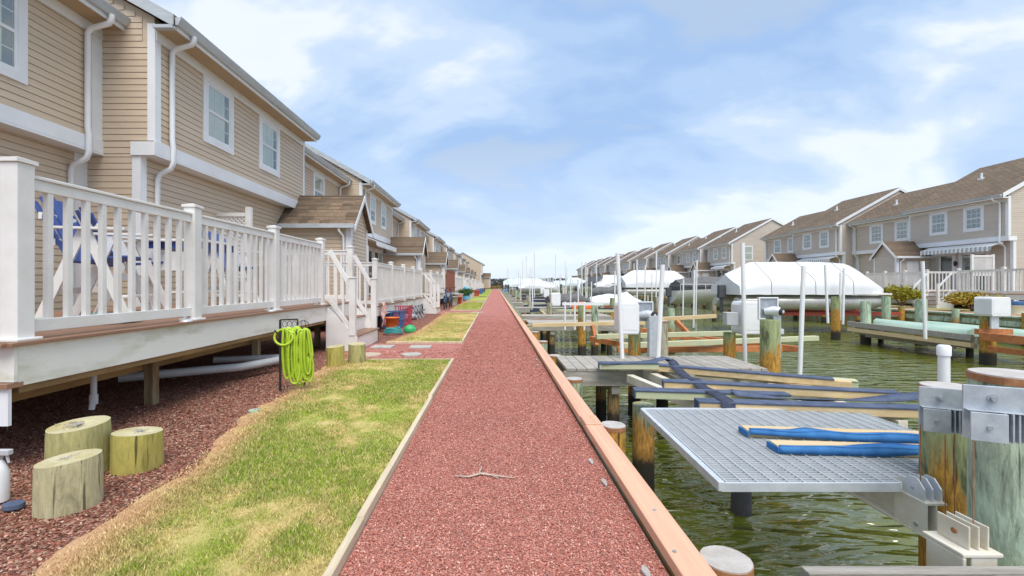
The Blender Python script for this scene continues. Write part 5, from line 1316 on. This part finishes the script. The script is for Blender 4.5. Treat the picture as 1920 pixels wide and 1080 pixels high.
# ------------------------------------------------------------------ lift motors
def motor_box(x, y, z, w_, h, d, label, m='pvc'):
    """rounded plastic motor cover, wider at top"""
    t = thing('motor_cover', (x, y, z), label, 'motor cover'); mb = MB()
    q = [(x-w_*.46, z-h/2), (x+w_*.46, z-h/2), (x+w_*.5, z-h*.38), (x+w_*.5, z+h*.40), (x+w_*.43, z+h/2), (x-w_*.43, z+h/2), (x-w_*.5, z+h*.40), (x-w_*.5, z-h*.38)]
    mb.prism(q, 'y', y-d/2, y+d/2); o = mb.build('shell', m, t, .02)
    MB().box(x-w_*.4, x+w_*.4, y-d/2-.004, y-d/2-.0005, z-h*.36, z+h*.36).build('face_panel', m, t, .01)
    return t
def gear(x, y, z, label):
    t = thing('lift_gear', (x, y, z), label, 'lift gear')
    MB().box(x-.13, x+.13, y+.05, y+.062, z-.02, z+.28).build('mount_plate', 'galv_dark', t, .003)
    mb = MB(); mb.box(x-.15, x-.132, y+.03, y+.08, z-.05, z+.30); mb.box(x+.132, x+.15, y+.03, y+.08, z-.05, z+.30); mb.box(x-.132, x+.132, y+.03, y+.08, z+.281, z+.30); mb.build('frame', 'pvc', t, .003)
    MB().tube([(x-.08, y+.02, z+.08), (x+.03, y-.04, z+.10), (x+.10, y-.08, z+.09)], [.05, .07, .065], 14).build('gear_housing', 'galv', t)
    MB().tube([(x+.10, y-.10, z+.09), (x+.12, y-.13, z+.085)], [.06, .05], 14).build('pulley', 'black_iron', t)
    MB().tube([(x+.12, y-.131, z+.085), (x+.125, y-.14, z+.085)], [.03, .015], 10).build('hub', 'galv', t)
    MB().box(x+.03, x+.14, y-.05, y-.02, z-.62, z+.02).build('channel', 'galv', t, .004)
    MB().box(x+.09, x+.17, y-.07, y-.02, z-.26, z-.18).build('flange', 'galv', t, .004)
def pole(x, y, z0, z1, r, label, grp=None, tilt=0, name='guide_pole', m='pvc', n=10):
    o = MB().tube([(x, y, z0), (x+tilt, y, z1)], r, n).build(name, m, None); tag(o, label, 'pole', grp)
    return o
pile(2.28, 7.45, .10, .50, 'pile_orange', 'brown green pile under the white motor cover in the middle distance', cap=False)
motor_box(2.11, 7.30, .66, .33, .50, .30, 'white plastic motor cover left of the steel lift gear on the grey dock')
gear(2.42, 7.35, .62, 'galvanized lift gear with pulley on the dock between two white poles')
MB_ = MB().box(2.44, 2.58, 7.18, 7.25, 0.05, .70); tag(MB_.build('steel_channel', 'galv', None, .004), 'tall galvanized channel post standing on the grey dock', 'post')
pile(2.72, 7.40, .095, .60, 'pile_weathered', 'grey weathered square-looking pile right of the lift gear on the dock', n=10)
pole(1.98, 7.05, -.1, 1.68, .032, 'white guide pole left of the nearest motor cover', tilt=-.08)
pole(2.50, 7.0, -.1, 1.50, .036, 'thick white guide pole right of the steel lift gear', tilt=.08)
pole(4.66, 7.0, -.95, 1.48, .034, 'tall white guide pole standing in the water right of the green pile', tilt=.09)
pile(4.20, 6.95, .140, .66, 'pile_orange', 'thick green and orange pile carrying lift gear at the end of the dock', n=26, cap=False)
gear(4.22, 6.98, .70, 'galvanized lift gear on top of the thick green pile')
pile(4.12, 8.0, .10, .36, 'pile_orange', 'pile behind the dock carrying the second white cover', cap=False)
motor_box(4.42, 7.95, .62, .42, .56, .36, 'large white motor cover beyond the end of the grey dock')
tag(box('junction_box', 'grey_pvc', None, 3.95, 4.15, 7.75, 7.9, .50, .72, .01), 'grey square electrical box left of the large white motor cover', 'electrical box')
pole(4.25, 7.7, -.95, 1.9, .034, 'white guide pole behind the grey electrical box', tilt=-.06)
# green / orange lift between dock 1 and dock 2
l2 = thing('boat_lift', (2.5, 9.5, 0), 'empty lift with green bunk boards and orange steel frame behind the grey dock', 'boat lift')
for p, q, m_ in (((2.2, 9.9, .06), (5.6, 10.3, .10), 'pine_green'), ((2.5, 8.9, .0), (7.0, 9.9, .03), 'pine_green'), ((4.1, 12.2, .25), (6.1, 12.6, .32), 'pine'), ((.98, 12.0, .12), (4.0, 12.2, .17), 'pine')):
    MB().bar(p, q, .12, .10).build('bunk_board', m_, l2, .004)
for p, q in (((2.3, 10.9, -.1), (3.2, 8.9, -.12)), ((5.0, 10.9, -.1), (6.2, 9.2, -.12)), ((2.5, 9.3, -.14), (6.2, 9.5, -.14)), ((4.9, 12.3, .2), (5.1, 11.9, -.15)), ((2.6, 12.1, .1), (2.65, 11.9, -.4)), ((3.6, 11.6, .05), (5.4, 10.4, -.2))):
    MB().bar(p, q, .10, .12).build('frame_beam', 'orange_steel', l2, .004)
pile(2.58, 13.5, .115, .60, 'pile_orange', 'green and orange pile left of a pair behind the white rail', cap=False, n=14)
pile(2.98, 13.6, .10, .58, 'pile_pale', 'pale pile right of a pair behind the white rail', cap=False, n=14)
pile(5.42, 14.0, .11, .45, 'pile_green', 'bright green pile seen right of the weathered dock pile', cap=False, n=14)
wr = thing('lift_rail', (1.9, 13.0, 0), 'white plastic cross rail on three thin posts in front of paired piles', 'rail')
MB().bar((1.92, 13.0, .64), (3.1, 13.0, .64), .05, .08).build('rail', 'pvc', wr)
for xx in (2.0, 2.28, 2.55): MB().tube([(xx, 13.0, -.1), (xx, 13.0, .70)], .03, 8).build('post', 'pvc', wr)
finger_dock(1.0, 3.9, 13.6, 14.7, .05, 'second grey finger dock along the near bank, mostly hidden behind the white rail', planks=False)

# mid and far near-bank docks, lifts, poles
yy = 16.5; k = 0; rr = random.Random(11)
GP = 'distant white guide poles along the near bank'; GD = 'distant finger docks of the near bank'
while yy < 108:
    ln = rr.uniform(2.6, 4.0)
    finger_dock(1.0, 1.0+ln, yy, yy+1.0, .05, 'distant finger dock seen edge on along the near bank', planks=False, grp=GD, supports=yy < 45, m='grey_wood')
    t = thing('boat_lift', (2.5, yy+2.5, 0), 'distant empty lift with dark bunks along the near bank', 'boat lift', 'distant empty lifts of the near bank')
    for q in range(3):
        MB().bar((1.5+rr.uniform(0, .5), yy+1.6+q*.9, .05+rr.uniform(-.1, .15)), (4.2+rr.uniform(0, 1.6), yy+1.7+q*.9, .1+rr.uniform(-.1, .15)), .14, .10).build('bunk_board', rr.choice(('black_strap', 'black_strap', 'grey_wood', 'dark_canvas', 'pine_green')), t)
    for q in range(2): MB().bar((2+q*2.2, yy+1.2, -.05), (2.1+q*2.2, yy+4.4, -.05), .12, .14).build('frame_beam', rr.choice(('orange_steel', 'galv', 'pine')), t)
    for q in range(4):
        pile((1.9, 5.4)[q % 2]+rr.uniform(-.2, .2), yy+(.9, 4.6)[q//2], .11, rr.uniform(.1, .7), rr.choice(('pile_green', 'pile_orange', 'pile_weathered')), 'distant lift pile along the near bank', group='distant lift piles of the near bank', cap=False, n=8)
    for q in range(3):
        pole(rr.uniform(1.7, 5.6), yy+rr.uniform(.5, 4.8), -.9, rr.uniform(.9, 2.0), .035, 'distant white guide pole along the near bank', GP, tilt=rr.uniform(-.06, .06), n=6)
    for q in range(5):
        xq = rr.uniform(1.4, 7.5); yq = yy+rr.uniform(.8, 5)
        if q < 3: pile(xq+.8, yq, .10, rr.uniform(-.3, .5), rr.choice(('pile_green', 'pile_weathered', 'pile_orange')), 'distant lift pile along the near bank', group='distant lift piles of the near bank', cap=False, n=8)
        else: MB().bar((xq, yq, rr.uniform(-.2, .35)), (xq+rr.uniform(1.2, 3), yq+rr.uniform(-.5, .5), rr.uniform(-.2, .35)), .10, .12).build('loose_beam', rr.choice(('dark_canvas', 'pine_green', 'red_fence', 'galv', 'grey_wood')), t)
    if k % 2 == 0:
        xm = rr.uniform(2.0, 4.5); motor_box(xm, yy+1.1, .62, .36, .5, .34, f'white motor cover on the {ORD[k//2]} far near-bank dock')
    yy += 5.8; k += 1

# ------------------------------------------------------------------ boats
def loft(mb, secs, smooth=True, cap=True):
    n = len(secs[0]); vs = [p for s_ in secs for p in s_]
    mb.add(vs, [(i*n+k, i*n+k+1, (i+1)*n+k+1, (i+1)*n+k) for i in range(len(secs)-1) for k in range(n-1)], smooth)
    if cap: mb.add(secs[0], [tuple(range(n))]); mb.add(secs[-1], [tuple(range(n))[::-1]])
def cover_secs(L, W, prof, z0, seed=0, sag=.05):
    """prof(f)->(ridge height, half width factor); runs along local x 0..L"""
    secs = []; N = 26
    for i in range(N):
        f_ = i/(N-1); h, wf = prof(f_); row = []
        M = 16
        for j in range(M+1):
            u = j/M*2-1; au = abs(u)
            # skirt then slope
            if au > .72: yv = W/2*wf*(1-.02*(1-au)/.28); zf = (1-au)/.28*.42
            else: yv = W/2*wf*au/.72*.98; zf = .42+.58*(1-(au/.72))
            zn = z0+h*zf-sag*math.sin(min(1, au/.72)*math.pi)*(.6+.4*math.sin(f_*21+seed))
            wr_ = .008*math.sin(f_*37+au*9+seed)+.006*math.sin(f_*71+u*13)
            row.append((f_*L, math.copysign(yv, u)+wr_*.6, zn+wr_))
        secs.append(row)
    return secs
def boat(kind, L, W, covm, label, loc, rotz, scale=1, lvl=1):
    t = bpy.data.objects.new('boat', None); col.objects.link(t); t.location = loc; t.rotation_euler = (0, 0, rotz); t.scale = (scale,)*3
    PW[t.name] = Vector((0, 0, 0)); t['label'] = label; t['category'] = 'boat'
    if kind == 'pontoon':
        for yv in (-W*.36, W*.36):
            mb = MB(); mb.tube([(0, yv, .42), (.15, yv, .40), (L*.85, yv, .38), (L*.95, yv, .45), (L, yv, .58)], [.2, .30, .30, .24, .05], 14); mb.build('pontoon', 'aluminium', t)
        MB().box(.1, L*.97, -W/2, W/2, .72, .80).build('deck_plate', 'hull_white', t, .01)
    else:
        secs = []
        for i in range(14):
            f_ = i/13; wf = (1-max(0, f_-.45)**2*2.9) if f_ < 1 else .05; wf = max(.04, wf); kz = .10+.55*max(0, f_-.5)**2*2; zz2 = .95+.25*f_
            secs.append([(f_*L, -W/2*wf, zz2), (f_*L, -W/2*wf*.92, .55+.2*f_), (f_*L, -W/2*wf*.6, .30+kz*.6), (f_*L, 0, kz), (f_*L, W/2*wf*.6, .30+kz*.6), (f_*L, W/2*wf*.92, .55+.2*f_), (f_*L, W/2*wf, zz2)])
        mb = MB(); loft(mb, secs); mb.build('hull', 'hull_white', t)
    if kind == 'open':
        MB().box(.2, L*.9, -W*.42, W*.42, .86, 1.30).build('boat_body', 'dark_canvas', t, .08)
        mb = MB(); secs = cover_secs(L*.75, W*.9, lambda f: (.45+.2*math.sin(f*3.1), .95), 1.2, 3); secs = [[(p[0]+.3, p[1], p[2]) for p in s_] for s_ in secs]; loft(mb, secs); mb.build('cover', 'grey_canvas', t)
        mb = MB()
        for yv in (-W*.48, W*.48):
            mb.tube([(.2, yv, 1.35), (L*.9, yv, 1.35)], .02, 6)
            for k_ in range(6): mb.tube([(.2+L*.14*k_, yv, .8), (.2+L*.14*k_, yv, 1.35)], .016, 6)
        mb.build('guard_rail', 'pvc', t)
    else:
        H = 1.45
        prof = {'pontoon': lambda f: (H*(.62+.38*min(1, f/.17)) if f < .62 else H*(1-.05*(f-.62)/.2) if f < .80 else H*(.95-.55*((f-.8)/.2)**1.3), 1 if f < .8 else 1-.55*((f-.8)/.2)**1.6),
                'vee': lambda f: (.55*H*(.5+.5*min(1, f/.2)) if f < .2 else .95*H if f < .5 else H*(.95-.75*((f-.5)/.5)), 1 if f < .5 else max(.06, 1-.94*((f-.5)/.5)**2))}[kind]
        mb = MB(); loft(mb, cover_secs(L, W*1.04, prof, .74 if kind == 'pontoon' else .9, seed=L*3)); o = mb.build('cover', covm, t)
    if kind != 'pontoon' or True:
        mb = MB(); mb.box(-.30, .02, -.12, .12, .55, 1.15); mb.box(-.22, -.08, -.06, .06, -.1, .55); mb.build('outboard', 'dark_canvas', t, .04)
    return t
def lift_frame(x0, x1, y0, y1, z, label, m='galv', grp='boat lifts of the far bank', piles=True):
    t = thing('boat_lift', (x0, y0, z), label, 'boat lift', grp)
    for yy in (y0, y1): MB().bar((x0, yy, z), (x1, yy, z), .12, .14).build('lift_beam', m, t)
    for xx in (x0+.6, x1-.6): MB().bar((xx, y0, z-.14), (xx, y1, z-.14), .12, .13).build('cradle_beam', 'galv', t)
    return t
# far-bank boats; bow points towards the bank (+x) unless rotated
boat('pontoon', 6.7, 2.5, 'cover_white', 'big pontoon boat shrink wrapped in white on the far bank lift', (10.4, 20.6, .02), 0)
big = bpy.data.objects['boat']
for xf in (1.3, 3.1, 4.9):
    secs_ = cover_secs(6.7, 2.5*1.04, lambda f: (1.45*(.62+.38*min(1, f/.17)) if f < .62 else 1.45*(1-.05*(f-.62)/.2) if f < .80 else 1.45*(.95-.55*((f-.8)/.2)**1.3), 1 if f < .8 else 1-.55*((f-.8)/.2)**1.6), .74, seed=6.7*3)
    sec = min(secs_, key=lambda q: abs(q[0][0]-xf)); MB().tube([(p[0], p[1]*1.004, p[2]+.008) for p in sec], .010, 4).build('strap', 'grey_canvas', big)
lift_frame(11, 17.6, 19.8, 21.4, -.08, 'lift with red and teal beams under the big wrapped pontoon boat', 'red_paint')
boat('open', 5.6, 2.2, 'grey_canvas', 'silver hulled boat with a grey cover and white rails, left of the big wrapped boat', (11.4, 29.5, -.15), 0)
boat('vee', 5.5, 2.2, 'cover_white', 'silver hulled boat tucked between the grey covered boat and the big wrapped boat', (13.8, 26.0, -.1), 0)
boat('pontoon', 5.6, 2.4, 'cover_white', 'white wrapped pontoon boat in the middle of the far bank', (10.7, 38.5, .2), 0)
rr = random.Random(5); yb = 47; k = 0
names = ['white wrapped boat with black outboard', 'boat under dark canvas', 'small white wrapped boat', 'pale blue covered boat', 'low white wrapped boat', 'white covered boat', 'pale blue wrapped boat', 'wrapped white boat']
while yb < 140:
    kind = rr.choice(('pontoon', 'vee', 'vee')); cm = {1: 'dark_canvas', 3: 'cover_pale', 6: 'cover_pale', 8: 'grey_canvas'}.get(k, 'cover_white')
    boat(kind, rr.uniform(5, 7), 2.4, cm, f'{names[k % 8]}, {ORD[k+4]} boat along the far bank', (rr.uniform(9.5, 11.5), yb, rr.uniform(-.2, .2)), 0, rr.uniform(.75, .95))
    yb += rr.uniform(5.5, 8.5); k += 1
# near-bank boats further along (bow to the left, towards the near bulkhead)
for i, (x, y, kd, cm, sc2, lb) in enumerate([(2.2, 43, 'vee', 'cover_white', .62, 'white wrapped boat with teal motor near the near bank'), (1.8, 58, 'pontoon', 'cover_pale', .8, 'large white wrapped boat beyond the empty lifts of the near bank'),
                                             (1.8, 70, 'vee', 'cover_white', .8, 'white covered boat far along the near bank'), (1.5, 82, 'pontoon', 'cover_pale', .9, 'distant white wrapped boat at the near bank'),
                                             (1.6, 95, 'vee', 'blue_plastic', .8, 'far small boat under bright blue tarp')]):
    boat(kd, 6, 2.4, cm, lb, (x, y, .25), 0, sc2)
o = MB(); loft(o, [[(p[0]+1.3, p[1]+66, p[2]) for p in s_] for s_ in cover_secs(2.2, 1.6, lambda f: (.7*math.sin(.3+f*2.5), 1), .1, 2)])
tag(o.build('tarp', 'blue_plastic', None), 'bright blue tarp bundle beside the far end of the path', 'tarp')
# jet skis / orange buoy
def jetski(x, y, z, m, label, rot=0, sc2=1):
    t = bpy.data.objects.new('jet_ski', None); col.objects.link(t); t.location = (x, y, z); t.rotation_euler = (0, 0, rot); t.scale = (sc2,)*3; PW[t.name] = Vector((0, 0, 0)); t['label'] = label; t['category'] = 'jet ski'
    secs = []
    for i in range(12):
        f_ = i/11; wf = .55*(1-max(0, f_-.4)**2*2.4); h = .55+.35*math.exp(-((f_-.62)/.13)**2)+.18*math.exp(-((f_-.25)/.2)**2)-.3*f_**4
        secs.append([(f_*2.8, -wf*.7, .05+.25*f_**3), (f_*2.8, -wf, .3), (f_*2.8, -wf*.5, h*.85), (f_*2.8, 0, h), (f_*2.8, wf*.5, h*.85), (f_*2.8, wf, .3), (f_*2.8, wf*.7, .05+.25*f_**3)])
    mb = MB(); loft(mb, secs); mb.build('body', m, t); MB().tube([(1.55, -.3, .95), (1.6, 0, .98), (1.55, .3, .95)], .025, 6).build('handlebar', 'black_iron', t)
    MB().bar((0, 0, .02), (2.4, 0, .02), .6, .08).build('hull', 'sky_plastic' if m == 'pvc' else m, t)
jetski(3.0, 26.0, -.05, 'grey_canvas', 'jet ski under a wrinkled grey cover on the near bank', R(10), 1.0)
jetski(5.2, 25.0, -.1, 'pvc', 'white and blue jet ski right of the paired piles', R(-5))
jetski(6.3, 28.0, -.1, 'pvc', 'white and blue jet ski behind the first one', R(-5))
jetski(7.0, 33.0, .3, 'grey_canvas', 'second grey covered jet ski on a raised lift', 0)
bo = thing('mooring_buoy', (3.6, 19, 0), 'big orange round float on a lift behind the white rail', 'buoy')
mb = MB(); mb.tube([(3.2+.14*i, 19, .20) for i in range(7)], [.10, .22, .27, .28, .27, .22, .08], 14); mb.build('float', 'orange_plastic', bo)
tag(box('painted_board', 'red_fence', None, 1.25, 2.15, 15.2, 15.3, -.10, .02), 'short dark red board low beside the near bulkhead docks', 'board')
# far bank guide poles & piles
for i, (px, pyb, Y, zt, r, m_) in enumerate([(13.1, 0, 17.5, .72, .15, 'pile_orange'), (13.2, 0, 16.2, .60, .15, 'pile_pale'), (15.3, 0, 17.8, .72, .15, 'pile_green'), (14.8, 0, 15.8, .68, .17, 'pile_green')]):
    pile(px, Y, r, zt, m_, ['orange stained pile in front of the big wrapped boat', 'pale pile just right of the wrapped boat keel', 'green topped pile behind the far dock left end', 'tall green pile in front of the far bank shrub'][i], cap=False)
pile(13.1, 12.1, .16, .35, 'pile_orange', 'stout green and orange pile with a white cover at the right edge', cap=False)
motor_box(13.0, 11.9, .62, .50, .50, .45, 'white motor cover on the stout pile near the right edge')
tag(box('steel_plate', 'galv', None, 12.82, 13.02, 11.75, 11.79, .05, .42, .005), 'galvanized plate bolted to the stout pile near the right edge', 'plate')
for i, (x, y, zt, zb, tl) in enumerate([(12.0, 16.4, 1.9, -.2, -.1), (13.0, 17.0, 1.8, -.3, .04), (12.2, 12.9, 1.85, -.35, -.08), (9.6, 22, 1.9, -.9, .05), (14.4, 19, 1.7, -.3, .03)]):
    pole(x, y, zb, zt, .045, f'white guide pole, {ORD[i]} from the right edge region of the far bank boats', 'white guide poles by the big wrapped boat', tilt=tl)
rr = random.Random(23)
for k in range(80):
    Y = rr.uniform(26, 130); pole(rr.uniform(8.5, 13.5), Y, -.9, rr.uniform(1.2, 3.4), .045, 'distant white guide pole among the far bank boats', 'distant white guide poles of the far bank', tilt=rr.uniform(-.08, .08), n=6)
for k in range(40):
    Y = 26+2.6*k+rr.uniform(-.6, .6); pile(rr.choice((10, 12.5, 16.5))+rr.uniform(-.3, .3), Y, .13, rr.uniform(.0, .6), rr.choice(('pile_green', 'pile_orange', 'pile_weathered')), 'distant lift pile of the far bank', group='distant lift piles of the far bank', cap=False, n=8)
# mast-like poles seen above horizon in the far channel
for k in range(30):
    pole(rr.uniform(2, 9), rr.uniform(35, 130), -.9, rr.uniform(2.2, 4.2), .04, 'tall thin white pole far down the channel', 'tall poles far down the channel', n=6)

# far dock with mint boat (right)
fd = finger_dock(12.9, 13.9, 13.0, 16.4, -.30, 'far bank float dock of grey and yellow timbers under the mint kayak', planks=False, supports=True, grp='docks of the far bank')
t = thing('timber_rail', (12.6, 13, 0), 'long pale timber beam along the canal side of the mint boat', 'beam')
MB().bar((12.62, 16.25, -.20), (12.9, 12.3, -.25), .10, .16).build('beam', 'grey_wood', t); MB().bar((12.62, 16.25, -.40), (12.9, 12.3, -.45), .10, .12).build('beam', 'pine', t)
for i, (x, y) in enumerate(((13.5, 12.6), (14.3, 11.6))):
    t = bpy.data.objects.new('skiff', None); col.objects.link(t); t.location = (x-.2, y, -.33); t.rotation_euler = (0, 0, R(86)); PW[t.name] = Vector((0, 0, 0)); t['label'] = ['mint green upturned skiff hull on the far dock', 'second mint green hull behind the first at the right edge'][i]; t['category'] = 'skiff'
    secs = []
    for q in range(12):
        f_ = q/11; wf = .42*max(.05, math.sin(math.pi*(.12+.86*f_))**.5); secs.append([(f_*3.6, -wf, .08), (f_*3.6, -wf*.8, .24), (f_*3.6, 0, .32), (f_*3.6, wf*.8, .24), (f_*3.6, wf, .08)])
    mb = MB(); loft(mb, secs); mb.build('hull', 'mint', t); MB().bar((0.1, 0, .06), (3.5, 0, .06), .80, .04).build('gunwale', 'mint', t)
lift_frame(12.7, 13.6, 8.5, 12.0, -.05, 'orange painted lift beams at the right edge of the canal', 'orange_steel')
mb = MB(); mb.bar((12.75, 11.95, -.16), (12.95, 7.0, -.16), .08, .20); mb.bar((12.9, 11.9, -.48), (13.2, 7.0, -.48), .08, .14); tag(mb.build('lift_beam', 'orange_steel', None, .005), 'long orange steel beam low over the water at the right edge', 'beam')

# far bulkhead
fb = thing('bulkhead', (FX, 10, 0), 'green and rust stained sheet board bulkhead of the far bank', 'bulkhead')
mb = MB(); y = -5
while y < 150:
    d = random.uniform(0, .02); mb.box(FX-d, FX+.05, y, y+.29, -1.6, .0); y += .30
o = mb.build('sheet_boards', 'bulk_green', fb); o['kind'] = 'stuff'
box('cap_board', 'pile_pale', fb, FX-.12, FX+.32, -5, 150, .0, .06); box('wale', 'pile_pale', fb, FX-.14, FX-.022, -5, 150, -.30, -.12)
for i in range(60):
    pile(FX-.28, 6+2.4*i, .12, .22, 'pile_green' if i % 2 else 'pile_orange', 'round pile against the far bulkhead' if not 1 <= i < 13 else f'{ORD[i-1]} round pile from the right edge against the far bulkhead', group='piles along the far bulkhead', cap=False, n=8)

# far bank plants, people-scale details
shrub(20.9, 23.4, 0, .85, .7, .74, 3600, (.15, .16, .015), (.36, .32, .03), 'flat topped golden green shrub left of the steps on the far bank', ls=.06, seed=1)
shrub(21.0, 20.0, 0, .9, .75, .58, 3200, (.26, .20, .02), (.44, .32, .05), 'orange yellow low shrub right of the steps on the far bank', ls=.06, seed=2)
bucket(22.2, 19.9, .22, .32, 'pink_plastic', 'red pot on the lawn at the right edge of the far bank', name='pot')
pot2 = bucket(21.0, 18.3, .24, .35, 'pvc', 'white pot with blue lid on the far bank by the right railing', name='pot')
blob(21.0, 18.3, .26, .26, 14, .36, .52, jit=.1).build('lid', 'blue_plastic', pot2, .03)
box('far_bank_lawn', 'far_ground', None, FX+1.7, 22.4, 12, 30, -.02, .02)['kind'] = 'structure'

# ------------------------------------------------------------------ distant tree lines
def treeline(x0, x1, y, h, n, c1, c2, label, seed):
    r2 = np.random.default_rng(seed); x = x0+(x1-x0)*r2.random(n); hh = h*(.55+.6*fbm(x, x*0, .02, seed))*(.9+.2*r2.random(n)); z = -.5+hh*r2.random(n)**.7; yy_ = y+r2.random(n)*25
    c = np.stack([x, yy_, z], -1); a = r2.normal(size=(n, 3)); a /= np.linalg.norm(a, axis=1)[:, None]; b = np.cross(a, r2.normal(size=(n, 3))); b /= np.linalg.norm(b, axis=1)[:, None]
    s_ = (x1-x0)/700*1.6*(.6+.8*r2.random((n, 1))); V = np.stack([c-a*s_, c-b*s_, c+a*s_, c+b*s_], 1).reshape(-1, 3); tt = r2.random((n, 1))
    o = fast_mesh('tree_line', V, np.arange(4*n).reshape(-1, 4), 4, 'leafmat', np.repeat(np.array(c1)*(1-tt)+np.array(c2)*tt, 4, 0)); tag(o, label, 'woods', kind='stuff')
treeline(-150, 420, 440, 8, 26000, (.12, .13, .14), (.20, .20, .20), 'grey blue line of bare trees across the bay on the horizon', 3)
for i, (x, y, sx, h) in enumerate([(1.4, 113, 1.6, .9), (3.2, 115, 1.5, .8), (-1.2, 112.5, 1.3, .7)]):
    shrub(x, y, -.3, sx, .8, h, 900, (.28, .20, .06), (.42, .30, .12), f'tan marsh grass clump at the far end of the path, {ORD[i]} of three', ls=.12, seed=20+i, trunk=False, name='marsh_grass', cat='bush')
box('end_spit', 'far_ground', None, -60, 5, LEND, 118, -2, -.05)['kind'] = 'structure'
